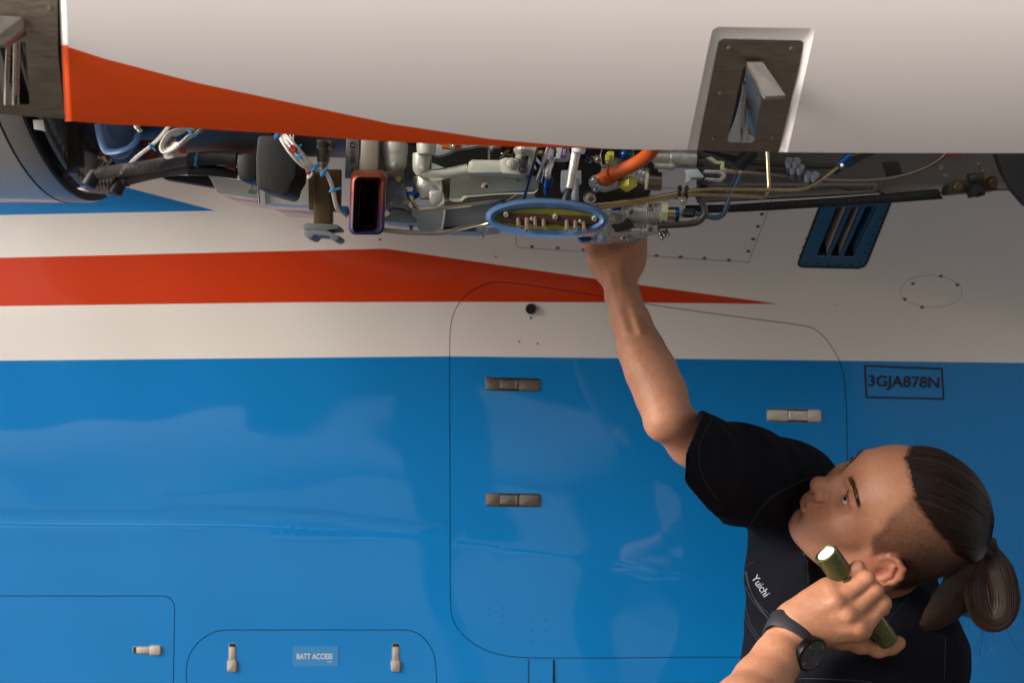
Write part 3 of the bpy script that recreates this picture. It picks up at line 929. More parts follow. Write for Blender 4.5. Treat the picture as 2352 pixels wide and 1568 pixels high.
b = MB(); b.lathe(W(*zJ(1060, 180), 1.50), W(*zJ(985, 75), 1.50) - W(*zJ(1060, 180), 1.50), [(0, u(6, 1.5)), (.004, u(6.5, 1.5)), (.0042, u(8, 1.5)), (.008, u(8, 1.5)), (.0085, u(6, 1.5)), (.013, u(7.5, 1.5)), (.017, u(6, 1.5)), (.020, u(3, 1.5))], 12)
b.build('grease_fitting', M_steel, aircraft)

# -- braided hoses, their smooth sleeves and the rubber boot
def braid_mat():
    m = bpy.data.materials.new('braided_sleeve'); m.use_nodes = True
    N, L = m.node_tree.nodes, m.node_tree.links
    bs = N['Principled BSDF']; bs.inputs['Roughness'].default_value = 0.42
    bs.inputs['Base Color'].default_value = (0.010, 0.009, 0.010, 1)
    return m
M_braid = braid_mat()
M_strand = pmat('braid_strand', (0.24, 0.21, 0.22), 0.35, metal=0.3)
def braided(name, pts, Y, r0, r1):
    path = catmull(P3(zJ, pts, Y), 10)
    b = MB().tube(path, [r0, r1], 18, 0)
    # woven strands: helices in both senses riding on the sleeve
    n = len(path)
    Ls = [0]
    for i in range(1, n): Ls.append(Ls[-1] + (path[i] - path[i - 1]).length)
    tot = Ls[-1]
    T = [(path[min(i + 1, n - 1)] - path[max(i - 1, 0)]).normalized() for i in range(n)]
    nn = [None] * n; a = Vector((0, 0, 1))
    for i in range(n):
        a = (a - T[i] * a.dot(T[i])).normalized(); nn[i] = a
    o = b.build(name, M_braid, aircraft)
    sb = MB()
    turns = tot / 0.034
    ns = int(tot / 0.0022)
    for sgn in (1, -1):
        for k in range(15):
            pts_ = []
            for j in range(ns + 1):
                s = tot * j / ns
                i = min(max(np.searchsorted(Ls, s) - 1, 0), n - 2)
                f = (s - Ls[i]) / (Ls[i + 1] - Ls[i])
                c = path[i].lerp(path[i + 1], f); t = T[i].lerp(T[i + 1], f).normalized(); m_ = nn[i].lerp(nn[i + 1], f).normalized(); q = t.cross(m_)
                ang = sgn * (2 * math.pi * turns * j / ns) + 2 * math.pi * k / 15
                rr = r0 + (r1 - r0) * j / ns
                rr += 0.00035 * math.sin(ang * 7.5 * sgn + k * math.pi)
                pts_.append(c + (m_ * math.cos(ang) + q * math.sin(ang)) * rr)
            sb.tube(pts_, 0.00050, 3, 0, caps=False)
    w = sb.build('braid', M_strand, o); w['kind'] = 'stuff'
    return o
h1 = braided('braided_hose', [(300, 880, 1.47), (420, 830, 1.47), (700, 790, 1.47), (1200, 720, 1.47), (1500, 660, 1.48), (1800, 610, 1.49)], 1.47, u(14.5, 1.47), u(14, 1.47))
h2 = braided('braided_hose', [(700, 990, 1.48), (830, 930, 1.48), (1100, 860, 1.485), (1450, 790, 1.49), (1815, 745, 1.50)], 1.48, u(13.5, 1.47), u(13.5, 1.47))
M_shrink = pmat('black_heat_shrink', (0.014, 0.014, 0.015), 0.5, var=0.3, vscale=40, bump=0.12, bscale=250)
MB().tube(catmull(P3(zA, [(1285, 440, 1.49), (1400, 428, 1.49), (1500, 425, 1.49), (1620, 432, 1.49)], 1.49), 5), u(16.5, 1.49), 18).build('hose_sleeve', M_shrink, h1)
MB().tube(catmull(P3(zA, [(1290, 505, 1.50), (1450, 510, 1.50), (1620, 530, 1.51)], 1.5), 5), u(13, 1.49), 18).build('hose_sleeve', M_shrink, h2)
for h, c, q in ((h1, (285, 905), 1.47), (h2, (690, 1020), 1.48)):
    b = MB()
    # open mouth: a bell turning down, rimmed in blue
    ctr = W(*zJ(*c), q)
    up = W(*zJ(c[0] + 190, c[1] - 80), q)
    b.tube(catmull([up, ctr.lerp(up, .45) + Vector((0, 0, .003)), ctr + Vector((.004, 0, .004)), ctr + Vector((-0.002, -0.002, -0.008))], 6), [u(14, q), u(14.3, q), u(15.5, q), u(17.5, q)], 20, 0)
    e = ctr + Vector((-0.002, -0.002, -0.008))
    b.tube([e + Vector((u(17.5, q) * math.cos(a), u(10, q) * math.sin(a), -u(6, q) * math.sin(a) * -0.3 - u(3, q))) for a in np.linspace(0, 2 * math.pi, 25)[:-1]], u(2.2, q), 8, 1, closed=True)
    b.build('hose_mouth', [M_braid, M_duct], h)
def tie(z, a, b_, Y, w, parent, name='cable_tie', r=None, lockpos=None):
    A, B = W(*z(*a), Y), W(*z(*b_), Y)
    mid = (A + B) / 2; rad = (A - B).length / 2
    ax = (B - A).normalized()
    b = MB()
    loop = [mid + ax * rad * math.cos(t) + Vector((0, 1, 0)) * (rad if r is None else r) * math.sin(t) for t in np.linspace(0, 2 * math.pi, 25)[:-1]]
    b.tube(loop, w / 2, 6, closed=True, flat=0.8)
    c = mid + Vector((0, -(rad if r is None else r) - w * .1, 0)) if lockpos is None else W(*z(*lockpos), Y - (rad if r is None else r))
    M = Matrix.Rotation(math.atan2(ax.x, ax.z), 3, 'Y')
    b.box(c, w * 1.5, w * 1.1, w * 1.5, M=M)
    b.box(c + ax * w * 2, w * .8, w * .4, w * 2.6, M=M)
    return b.build(name, M_tie, parent, bevel=w * .15)
tie(zA, (1358, 385), (1345, 485), 1.49, u(5, 1.5), h1)
boot_poly = [(1760, 270), (1990, 262), (2025, 470), (2023, 545), (1990, 600), (1975, 655), (1955, 678), (1930, 678), (1765, 632), (1748, 590), (1745, 420)]
boot = zprism('rubber_boot', zA, boot_poly, 1.46, 0.075, M_shrink, bevel=0.008)
zprism('boot_neck', zA, [(1605, 395), (1680, 383), (1756, 388), (1756, 590), (1620, 575)], 1.475, 0.05, M_shrink, bevel=0.008, parent=boot)
zprism('red_tab', zA, [(1510, 475), (1612, 478), (1610, 512), (1570, 505)], 1.50, 0.004, M_redw, parent=boot)

# -- white wire coil, and the strands that leave it
rw = random.Random(3)
b = MB()
for i in range(13):
    o = i * 7.0
    jx = lambda s=10: rw.uniform(-s, s)
    loop = [(1900 - o * 1.2 + jx(), 150 + jx(), 1.50), (1600 + jx(), 150 + o + jx(), 1.48), (1440 + o + jx(), 260 + jx(), 1.47 + i * .001), (1375 + o * 1.5 + jx(), 420 - o + jx(), 1.465 + i * .002),
            (1440 + o * 1.4 + jx(), 515 - o * 2 + jx(), 1.46 + i * .002), (1600 + o + jx(), 440 - o + jx(), 1.46), (1800 + jx(), 290 - o * .5 + jx(), 1.47), (1920 + jx(6), 200 + jx(6) + o * .3, 1.48), (2010 + jx(6), 110 + jx(6), 1.50)]
    b.tube(catmull(P3(zJ, loop, 1.47), 6), u(rw.uniform(2.6, 3.4), 1.47), 7, 1 if i in (5, 9) else 0)
for i in range(5):
    b.tube(catmull(P3(zJ, [(1480 + i * 9, 100, 1.49), (1350 + i * 10, 260, 1.49), (1190 + i * 10, 415, 1.49), (1000 + i * 6, 560 + i * 4, 1.50), (860 + i * 14, 700, 1.51)], 1.49), 5), u(2.7, 1.49), 7)
for i in range(3):
    b.tube(catmull(P3(zJ, [(1830, 535, 1.49), (1640, 535 + i * 12, 1.475), (1490, 535 + i * 8, 1.47), (1445, 570 - i * 6, 1.47), (1480, 595 - i * 16, 1.47), (1580, 570, 1.47)], 1.48), 5), u(2.6, 1.48), 7)
coil = b.build('wire_bundle', [M_wire, pmat('grey_wire', (0.42, 0.38, 0.36), .5)], aircraft)
MB().tube(P3(zJ, [(1560, 330), (1620, 330)], 1.475), u(5, 1.48), 8).build('red_sleeve', M_redw, coil)
zprism('red_sleeve', zJ, [(1600, 480), (1720, 420), (1780, 520), (1640, 515)], 1.485, 0.006, M_redw, parent=coil)
tie(zJ, (1200, 370), (1265, 440), 1.49, u(5, 1.5), coil)
tie(zJ, (1800, 150), (1900, 260), 1.478, u(5, 1.5), coil)
zprism('blue_tape', zJ, [(1930, 150), (2020, 150), (2000, 200), (1950, 190)], 1.49, 0.006, M_tie, parent=coil)

# -- second bundle, running down right in front of the boot
b = MB()
for i in range(8):
    o = (i - 3.5) * 14
    b.tube(catmull(P3(zD, [(270 + o * .6, 20, 1.44), (380 + o, 150 - o * .4, 1.43), (500 + o * 1.1, 300 - o * .8 , 1.425 + .004 * (i % 3)), (650 + o * .9, 470 - o * .7, 1.43), (770 + o * .4, 550 - o * .3, 1.44)], 1.44), 6), u(rw.uniform(2.5, 3.3), 1.44), 7)
for i in range(4):
    o = (i - 1.5) * 10
    b.tube(catmull(P3(zD, [(790 + o, 560, 1.44), (900 + o, 570, 1.44), (970 + o, 690, 1.44), (1010 + o, 830, 1.45), (1035 + o, 960, 1.46), (1080 + o, 1080, 1.47), (1180, 1150 + o, 1.48)], 1.44), 6), u(2.6, 1.45), 7)
for i in range(2):
    b.tube(catmull(P3(zD, [(430 + i * 60, 60, 1.45), (470 + i * 20, 160, 1.445), (510, 270, 1.44)], 1.44), 5), u(1.8, 1.45), 6)
b.tube(catmull(P3(zD, [(740, 590, 1.44), (710, 640, 1.435), (680, 650, 1.435), (690, 610, 1.44)], 1.44), 5), u(2.2, 1.44), 6)
bun = b.build('wire_bundle', M_wire, aircraft)
MB().tube(P3(zD, [(455, 250), (520, 300)], 1.425), u(8, 1.44), 10).build('red_sleeve', M_redw, bun)
MB().tube(P3(zD, [(660, 590), (700, 570)], 1.43), u(5, 1.44), 8).build('red_sleeve', M_redw, bun)
for a, c in (((250, 150), (310, 60)), ((490, 340), (560, 270)), ((735, 570), (800, 500)), ((850, 630), (905, 560)), ((965, 830), (1035, 810))):
    tie(zD, a, c, 1.435, u(6, 1.44), bun)
zprism('blue_label', zD, [(545, 330), (610, 360), (580, 410), (520, 380)], 1.42, 0.003, M_tie, parent=bun)

# -- white drain fairing
wf = MB()
wf.prism([zA(*p) for p in [(1420, 540), (1620, 575), (1750, 590), (1765, 690), (1680, 688), (1490, 665), (1480, 655)]], 1.74, 0.16)
wf.prism([zA(*p) for p in [(1800, 480), (2110, 480), (2112, 752), (1815, 742), (1770, 660)]], 1.70, 0.18)
fair = wf.build('drain_fairing', M_white, aircraft, bevel=0.0025)
zprism('fairing_bracket', zA, [(1770, 640), (1810, 650), (1815, 742), (1775, 738)], 1.69, 0.01, M_cowl, parent=fair)
b = MB().tube(P3(zA, [(1725, 590), (1720, 660)], 1.70), u(2.5, 1.7), 8); b.tube(P3(zA, [(1700, 655), (1752, 660)], 1.695), u(4, 1.7), 8)
b.tube(P3(zA, [(1762, 600), (1772, 735)], 1.69), u(2.2, 1.7), 8)
b.build('fairing_pin', M_steel2, fair)
zprism('black_fairing', zJ, [(1405, 905), (1440, 860), (2095, 860), (2180, 1030)], 1.76, 0.03, M_black)

# -- connector on its bracket
b = MB(); b.prism([zD(*p) for p in [(795, 150), (990, 160), (985, 250), (960, 240), (820, 230), (795, 250)]], 1.50, 0.03)
conn = b.build('connector_bracket', M_brown, aircraft, bevel=0.001)
ax0 = W(*zD(885, 225), 1.50); ax1 = W(*zD(875, 540), 1.47)
b = MB(); k = u(1, 1.5) * .1757
b.lathe(ax0, ax1 - ax0, [(0, 78 * k), (.012, 78 * k), (.0122, 70 * k), (.020, 70 * k), (.0202, 82 * k), (.026, 82 * k), (.0262, 66 * k), (.036, 64 * k), (.037, 50 * k), (.044, 60 * k), (.050, 42 * k)], 18)
b.build('round_connector', M_bronze, conn)
for p in ((815, 250), (955, 265)):
    q = MB(); bolt(q, zD, p, 1.495, u(3.4, 1.5)); q.build('bolt', M_steel2, conn)

# -- brass strut with rubber foot
b = MB(); b.prism([zD(*p) for p in [(760, 600), (980, 600), (985, 1260), (745, 1255)]], 1.52, 0.02)
st = b.build('bronze_strut', M_brown, aircraft, bevel=0.003)
zprism('strut_plate', zD, [(682, 560), (790, 540), (1105, 540), (1100, 1090), (690, 1065)], 1.56, 0.012, M_brown, parent=st)
ft = MB(); Yf = 1.50
ft.prism([zD(*p) for p in [(612, 1265), (655, 1240), (1050, 1258), (1078, 1290), (1078, 1320), (945, 1330), (930, 1345), (720, 1330), (640, 1335), (618, 1310)]], Yf, 0.05)
ft.prism([zD(*p) for p in [(618, 1348), (720, 1330), (935, 1345), (1070, 1400), (1085, 1440), (1040, 1475), (990, 1462), (955, 1410), (760, 1395), (730, 1438), (680, 1445), (635, 1415)]], Yf - .006, 0.055)
ft.build('rubber_foot', pmat('grey_rubber', (0.17, 0.19, 0.20), 0.5, var=0.25, vscale=30), st, bevel=0.004)

# -- strap with stamped ring, and the square pipe that feeds the duct mouth
s_ = MB(); s_.prism([zD(*p) for p in [(1180, 110), (1350, 110), (1345, 540), (1240, 650), (1160, 650)]], 1.545, 0.006)
strap = s_.build('stamped_strap', pmat('strap_steel', (0.24, 0.225, 0.21), 0.38, metal=0.8, var=0.2, vscale=20), aircraft, bevel=0.0008)
MB().tube([W(*zD(1262 + 30 * math.cos(a), 222 + 34 * math.sin(a)), 1.5445) for a in np.linspace(0, 2 * math.pi, 25)[:-1]], u(1.3, 1.54), 6, closed=True).build('stamped_ring', M_dark, strap)
for i, (y0, hh) in enumerate([(265, 2), (300, 3), (325, 3), (345, 3)] + [(372 + 11 * j, 1.2) for j in range(9)]):
    MB().box(W(*zD(1262, y0), 1.5448), u(10, 1.54), 0.0012, u(hh * .35, 1.54)).build('stamped_mark', M_dark, strap)
zprism('strap_end', zD, [(1165, 540), (1260, 520), (1235, 655), (1160, 655)], 1.54, 0.006, M_bluet, parent=strap)
sq = zprism('square_pipe', zD, [(1370, 60), (1605, 60), (1600, 560), (1350, 560)], 1.50, 0.05, pmat('beige_duct', (0.36, 0.32, 0.25), 0.45, metal=0.4, var=0.12, vscale=30), bevel=0.005)
zprism('blue_rag', zD, [(1070, 1020), (1200, 1015), (1210, 1140), (1130, 1140), (1090, 1110)], 1.53, 0.012, M_tie, bevel=0.003)
# duct mouth: a rounded rectangular bell, hot metal colours from red to violet
def heat_mat():
    m = bpy.data.materials.new('heat_tinted_titanium'); m.use_nodes = True
    N, L = m.node_tree.nodes, m.node_tree.links
    bs = N['Principled BSDF']; bs.inputs['Roughness'].default_value = 0.38; bs.inputs['Metallic'].default_value = 0.35
    tc = N.new('ShaderNodeTexCoord'); sp = N.new('ShaderNodeSeparateXYZ'); L.new(tc.outputs['Object'], sp.inputs[0])
    mr = N.new('ShaderNodeMapRange'); mr.inputs['From Min'].default_value = W(0, 540, 1.46).z; mr.inputs['From Max'].default_value = W(0, 392, 1.46).z
    L.new(sp.outputs['Z'], mr.inputs['Value'])
    ns = N.new('ShaderNodeTexNoise'); ns.inputs['Scale'].default_value = 30; L.new(tc.outputs['Object'], ns.inputs['Vector'])
    ma = N.new('ShaderNodeMath'); ma.operation = 'MULTIPLY_ADD'; ma.inputs[1].default_value = 0.25; L.new(ns.outputs['Fac'], ma.inputs[0]); L.new(mr.outputs[0], ma.inputs[2])
    cr = N.new('ShaderNodeValToRGB'); L.new(ma.outputs[0], cr.inputs[0])
    e = cr.color_ramp.elements
    e[0].position = 0.1; e[0].color = (0.018, 0.024, 0.075, 1)
    e[1].position = 1.1; e[1].color = (0.22, 0.045, 0.02, 1)
    x = e.new(0.45); x.color = (0.060, 0.020, 0.045, 1)
    x = e.new(0.75); x.color = (0.14, 0.030, 0.02, 1)
    L.new(cr.outputs[0], bs.inputs['Base Color'])
    return m
M_heatti = heat_mat()
def rr_loop(z, x0, y0, x1, y1, r, Y, skew=0.0, n=6):
    return [W(*z(px + skew * (py - y0) / (y1 - y0), py), Y) for px, py in rrect(x0, y0, x1, y1, r, n)]
loops = [rr_loop(zD, 1262, 560, 1690, 1380, 90, 1.475, -28), rr_loop(zD, 1240, 548, 1704, 1392, 95, 1.465, -30), rr_loop(zD, 1238, 590, 1704, 1396, 95, 1.445, -28),
         rr_loop(zD, 1252, 615, 1696, 1390, 90, 1.438, -28), rr_loop(zD, 1285, 640, 1670, 1370, 75, 1.437, -28), rr_loop(zD, 1330, 668, 1605, 1330, 50, 1.452, -28), rr_loop(zD, 1365, 672, 1560, 1280, 20, 1.50, -28), rr_loop(zD, 1365, 672, 1555, 1275, 20, 1.58, -28)]
b = MB(); m_ = len(loops[0])
b.add([p for l in loops for p in l], [(r * m_ + i, r * m_ + (i + 1) % m_, (r + 1) * m_ + (i + 1) % m_, (r + 1) * m_ + i) for r in range(len(loops) - 1) for i in range(m_)], 0)
b.m = [0 if r < 5 else 1 for r in range(len(loops) - 1) for i in range(m_)]
b.add(loops[-1], [tuple(range(m_))], 1)
mouth = b.build('duct_mouth', [M_heatti, M_hole], aircraft, angle=70)
MB().tube(rr_loop(zD, 1365, 672, 1560, 1280, 20, 1.495, -28), u(0.9, 1.5), 5, closed=True).build('duct_liner', M_steel2, mouth)

# -- aluminium standpipe beside the duct
k = u(1, 1.52) * .16406                      # one zoom-E unit in metres at 1.52
def vcyl(name, z, x, segs, Y, mat, parent=aircraft, dx=0, seg=28):
    """upright turned part: segs = (y, radius) in zoom units"""
    kk = u(1, Y) * (z(1, 0)[0] - z(0, 0)[0])
    top = W(*z(x, segs[0][0]), Y)
    ax = (W(*z(x + dx, segs[-1][0]), Y) - top)
    b = MB().lathe(top, ax, [((s[0] - segs[0][0]) * kk, s[1] * kk) for s in segs], seg)
    return b.build(name, mat, parent)
sp = vcyl('standpipe', zE, 270, [(-60, 118), (95, 118), (96, 165), (130, 178), (250, 178), (262, 170), (300, 168), (420, 160), (480, 120), (505, 95)], 1.52, M_alu_l)
zprism('pipe_flange', zE, [(110, 500), (400, 470), (400, 560), (375, 640), (330, 690), (290, 660), (230, 560), (140, 545)], 1.50, 0.02, pmat('dark_flange', (0.10, 0.08, 0.06), 0.4, metal=0.7), parent=sp)
b = MB(); bolt(b, zE, (320, 600), 1.497, u(4.5, 1.5), .008); b.build('bolt', M_brass, sp)
b = MB(); bolt(b, zE, (140, 570), 1.497, u(4, 1.5), .008); b.build('bolt', M_brass, sp)
b = MB(); bolt(b, zE, (255, 395), 1.495, u(4.5, 1.5), .002); b.build('boss', M_alu_l, sp)
lc = MB(); lc.prism([zE(*p) for p in [(140, 640), (370, 640), (380, 700), (350, 800), (270, 860), (350, 900), (420, 930), (480, 1010), (470, 1060), (370, 1000), (220, 985), (130, 1030)]], 1.54, 0.08)
low = lc.build('lower_casting', M_alu_b, aircraft, bevel=0.005)
zprism('casting_web', zE, [(110, 1140), (260, 1060), (430, 1070), (560, 1110), (560, 1210), (420, 1215), (105, 1190)], 1.55, 0.06, M_alu_b, parent=low)
b = MB(); bolt(b, zE, (145, 1020), 1.535, u(4, 1.5), .006); bolt(b, zE, (210, 940), 1.535, u(3.5, 1.5), .003); b.build('boss', M_alu, low)

# -- cast cup, elbow arm and bracket box
cap = vcyl('pipe_cap', zE, 705, [(0, 95), (60, 95), (62, 135), (110, 140), (210, 135), (255, 125), (268, 100)], 1.49, M_alu_l)
vcyl('inner_pipe', zE, 665, [(230, 80), (360, 78)], 1.50, M_alu, parent=cap)
cup = MB()
c0 = W(*zE(650, 260), 1.50); kq = u(1, 1.5) * .16406
cup.lathe(c0, (-0.05, 0, -1), [(0, 118 * kq), (-.0005, 136 * kq), (4 * kq, 138 * kq), (150 * kq, 132 * kq), (230 * kq, 120 * kq), (300 * kq, 70 * kq)], 28, caps=False)
cup.lathe(c0, (-0.05, 0, -1), [(0, 118 * kq), (90 * kq, 116 * kq), (95 * kq, 10 * kq)], 28, 1, caps=False)
cup.tube(catmull(P3(zE, [(630, 420, 1.50), (670, 510, 1.50), (790, 540, 1.50), (1000, 525, 1.50), (1290, 470, 1.50)], 1.5), 6), [95 * kq, 92 * kq, 80 * kq, 76 * kq, 82 * kq], 20, 0)
cup.add(P3(zE, [(770, 370), (960, 445), (780, 470), (770, 370, 1.515), (960, 445, 1.515), (780, 470, 1.515)], 1.495), [(0, 1, 2), (5, 4, 3), (0, 3, 4, 1)], 0)
arm = cup.build('cast_elbow', [M_alu_l, M_hole], aircraft)
b = MB(); bolt(b, zE, (650, 450), 1.488, u(5, 1.5), .004, seg=10); b.build('boss', M_alu_l, arm)
bx = zprism('arm_housing', zE, [(1285, 345), (1350, 325), (1720, 330), (1800, 305), (2080, 320), (2110, 560), (1900, 545), (1750, 520), (1290, 530)], 1.485, 0.05, M_alu_l, bevel=0.006, parent=arm)
zprism('arm_plate', zF, [(300, 330), (340, 300), (620, 322), (660, 360), (660, 520), (640, 545), (330, 525), (300, 480)], 1.482, 0.008, M_alu_l, bevel=0.002, parent=arm)
b = MB(); bolt(b, zF, (433, 385), 1.481, u(10, 1.5), .007, seg=18); b.build('hex_head', M_alu_l, arm)
for p in ((608, 365), (605, 470)):
    b = MB(); bolt(b, zF, p, 1.478, u(7.5, 1.5), .009, seg=12); b.lathe(W(*zF(*p), 1.470), (0, -1, -.2), [(0, u(3, 1.5)), (.0012, u(3, 1.5))], 8)
    b.build('dark_nut', pmat('dark_nut_metal', (0.09, 0.09, 0.10), 0.35, metal=0.9) if 'dark_nut_metal' not in MATS else MATS['dark_nut_metal'], arm)

# -- pale panel with fasteners
pan = zprism('painted_panel', zE, [(1030, 600), (1290, 530), (1900, 540), (2300, 560), (2270, 720), (2230, 770), (1700, 790), (1250, 830), (1190, 890), (1030, 890)], 1.52, 0.03, M_alu_l, bevel=0.003)
b = MB().lathe(W(*zE(1550, 705), 1.522), (0, -1, -.5), [(0, u(13, 1.5)), (.002, u(13, 1.5)), (.003, u(10, 1.5))], 20); b.lathe(W(*zE(1550, 703), 1.519), (0, -1, -.5), [(0, u(4, 1.5)), (.0014, u(4, 1.5))], 10, 1)
b.build('quarter_turn_fastener', [M_steel, M_print], pan)
b = MB().lathe(W(*zF(545, 595), 1.52), (0, -1, -.5), [(0, u(7, 1.5)), (.002, u(7, 1.5)), (.002, u(4.5, 1.5)), (.0005, u(4, 1.5))], 16); b.build('ring_fastener', M_brass, pan)
zprism('panel_rib', zF, [(700, 115), (805, 118), (770, 260), (690, 540), (650, 540), (680, 260)], 1.50, 0.012, M_alu_l, parent=pan)
zprism('dark_edge', zF, [(806, 118), (835, 118), (740, 500), (640, 870), (590, 870), (640, 740), (700, 520)], 1.515, 0.02, M_bluem, parent=pan)
zprism('white_clip', zF, [(500, 258), (585, 260), (575, 330), (495, 310)], 1.478, 0.006, M_alu_l, parent=pan)
b = MB(); b.ball(W(*zF(600, 200), 1.49), (u(22, 1.5), .02, u(14, 1.5)), 14); b.build('cast_lug', M_alu, pan)
zprism('bay_frame', zE, [(800, 260), (840, 90), (1040, 85), (1100, 92), (1560, 92), (1560, 140), (1460, 130), (1330, 155), (1120, 180), (1000, 240), (880, 275)], 1.56, 0.02, M_alu_l)
zprism('bay_frame', zE, [(1605, 95), (1760, 100), (1740, 140), (1650, 150), (1625, 188), (1600, 185)], 1.56, 0.02, M_alu_l)
vcyl('bay_pin', zE, 1580, [(60, 22), (330, 16)], 1.58, M_alu)
# lockwired turnbuckle with orange sleeves
b = MB(); b.tube(P3(zE, [(850, 85), (925, 130), (1030, 165)], 1.49), u(1.2, 1.5), 6); b.tube(P3(zE, [(1110, 165), (1300, 130), (1470, 90)], 1.49), u(1.2, 1.5), 6); b.tube(P3(zE, [(860, 75), (1060, 105)], 1.49), u(1.2, 1.5), 6)
lw = b.build('lockwire', M_worn if 'M_worn' in globals() else M_steel2, aircraft)
MB().tube(P3(zE, [(930, 145), (1018, 160)], 1.485), u(6, 1.5), 12).build('orange_sleeve', M_orh, lw)
MB().tube(P3(zE, [(1105, 160), (1195, 165)], 1.485), u(6, 1.5), 12).build('orange_sleeve', M_orh, lw)
MB().tube(P3(zE, [(1018, 165), (1110, 172)], 1.485), u(5.5, 1.5), 12).build('turnbuckle', M_steel2, lw)
b = MB(); b.lathe(W(*zE(1085, 150), 1.48), (0.1, 0, 1), [(0, u(4, 1.5)), (.006, u(5, 1.5)), (.009, u(3, 1.5)), (.012, u(4, 1.5))], 10); b.build('turnbuckle_stud', M_steel, lw)

# -- bell casting with skirt, gearbox housing
bell = MB()
k5 = u(1, 1.52) * .16406
bell.lathe(W(*zE(720, 580), 1.52), (0.02, 0, -1), [(0, 200 * k5), (40 * k5, 208 * k5), (120 * k5, 212 * k5), (190 * k5, 200 * k5), (240 * k5, 160 * k5), (300 * k5, 120 * k5)], 30)
bell_o = bell.build('bell_casting', M_alu, aircraft)
zprism('bell_skirt', zE, [(735, 760), (930, 740), (930, 870), (890, 960), (760, 990), (740, 940)], 1.49, 0.05, M_alu, bevel=0.006, parent=bell_o)
zprism('bell_web', zE, [(950, 600), (1040, 630), (1030, 720), (1010, 870), (930, 870), (935, 740)], 1.53, 0.02, M_brown, parent=bell_o)
zprism('bell_foot', zE, [(480, 1010), (560, 960), (960, 960), (945, 1110), (915, 1300), (870, 1310), (830, 1325), (720, 1315), (610, 1315), (570, 1280), (565, 1120), (490, 1090)], 1.51, 0.06, M_alu_b, bevel=0.004, parent=bell_o)
gh = zprism('gearbox_housing', zE, [(940, 900), (1190, 895), (1260, 820), (1700, 780), (2200, 780), (2300, 1000), (1900, 1100), (1700, 1260), (1400, 1290), (940, 1280)], 1.56, 0.12, M_alu_b, bevel=0.006)
zprism('housing_shadow_plate', zE, [(1200, 850), (1400, 800), (1800, 770), (2020, 760), (1990, 800), (1830, 900), (1500, 960), (1230, 960)], 1.545, 0.02, pmat('shadow_plate_grey', (0.10, 0.095, 0.11), 0.5, metal=0.3), parent=gh, bevel=0.004)  # dark plate stands in for the shadow under the panel
zprism('housing_sole', zE, [(930, 1270), (1230, 1275), (1400, 1290), (1160, 1290), (960, 1300), (930, 1285)], 1.555, 0.05, M_dark, parent=gh)
vcyl('drain_boss', zE, 1515, [(1260, 60), (1320, 55), (1345, 45)], 1.57, M_alu_b, parent=gh)
for p in ((490, 1255), (965, 1295), (1490, 1355)):
    b = MB(); bolt(b, zE, p, 1.56, u(4.5, 1.5), .006, ax=(0, -.2, -1)); b.build('bolt', M_steel2, gh)
b = MB(); b.tube(P3(zE, [(430, 850), (530, 830), (600, 790)], 1.515), u(10, 1.5), 12); b.build('blue_coupling', M_bluem, aircraft)
b = MB(); b.tube(P3(zE, [(380, 920), (440, 930)], 1.505), [u(6, 1.5), u(5, 1.5)], 6); b.tube(P3(zE, [(425, 910), (470, 935)], 1.50), u(7, 1.5), 6); b.build('union_nut', M_brass, aircraft)

# -- bare steel pipes in front of the gearbox
M_pipe = pmat('bare_pipe', (0.50, 0.42, 0.33), 0.32, metal=1.0, rvar=0.08, var=0.15, vscale=30)
pipe('oil_pipe', zE, [(490, 850, 1.50), (545, 980, 1.49), (600, 1030, 1.485), (900, 1010, 1.48), (1250, 970, 1.49), (1680, 910, 1.50), (1800, 890, 1.52)], 1.49, u(5.2, 1.5), M_pipe, rad=.02)
pipe('oil_pipe', zE, [(60, 1315, 1.50), (400, 1350, 1.50), (620, 1360, 1.50), (960, 1360, 1.50), (1120, 1310, 1.50), (1560, 1200, 1.51), (1700, 1150, 1.53)], 1.5, u(5.4, 1.5), M_pipe, rad=.03)

# -- oval seal with its connector plate
cx, cy = 1256, 501.5
tilt = R_(1.3)
def ov(rx, ry, Y, dy=0, n=72):
    return [W(x, y + dy, Y) for x, y in ellipse(cx, cy, rx, ry, n, tilt)]
b = MB()
L_ = [ov(117, 22.5, 1.500, 2), ov(117, 23.5, 1.486, 2), ov(120, 27, 1.474, 2), ov(130, 37, 1.471, 1), ov(139, 43.5, 1.480, 0), ov(141.5, 45, 1.492, 0), ov(140, 44, 1.500, -1), ov(135, 40, 1.502, -1), ov(137, 41.5, 1.508, -2), ov(141, 44, 1.516, -3), ov(140, 43, 1.528, -3), ov(130, 36, 1.534, -3)]
m_ = 72
b.add([p for l in L_ for p in l], [(r * m_ + i, r * m_ + (i + 1) % m_, (r + 1) * m_ + (i + 1) % m_, (r + 1) * m_ + i) for r in range(len(L_) - 1) for i in range(m_)])
seal = b.build('oval_seal', M_seal, aircraft, angle=55)
b = MB(); pl = ov(126, 30, 1.484, 3); pl2 = ov(126, 30, 1.490, 3)
b.add(pl + pl2, [tuple(range(m_)), tuple(range(2 * m_ - 1, m_ - 1, -1))]); yp = b.build('connector_plate', M_yel, seal)
blk = [(290, 1045), (470, 1050), (500, 1035), (940, 1050), (1000, 1085), (1050, 1095), (1100, 1065), (1500, 1080), (1560, 1110), (1600, 1100), (1690, 1120), (1690, 1170), (1620, 1270), (1150, 1270), (1110, 1245), (960, 1240), (910, 1275), (480, 1245), (430, 1215), (290, 1200)]
zprism('connector_block', zF, [(x_, 1172 + (y_ - 1160) * .74) for x_, y_ in blk], 1.477, 0.008, M_choc, parent=seal, bevel=0.0012)
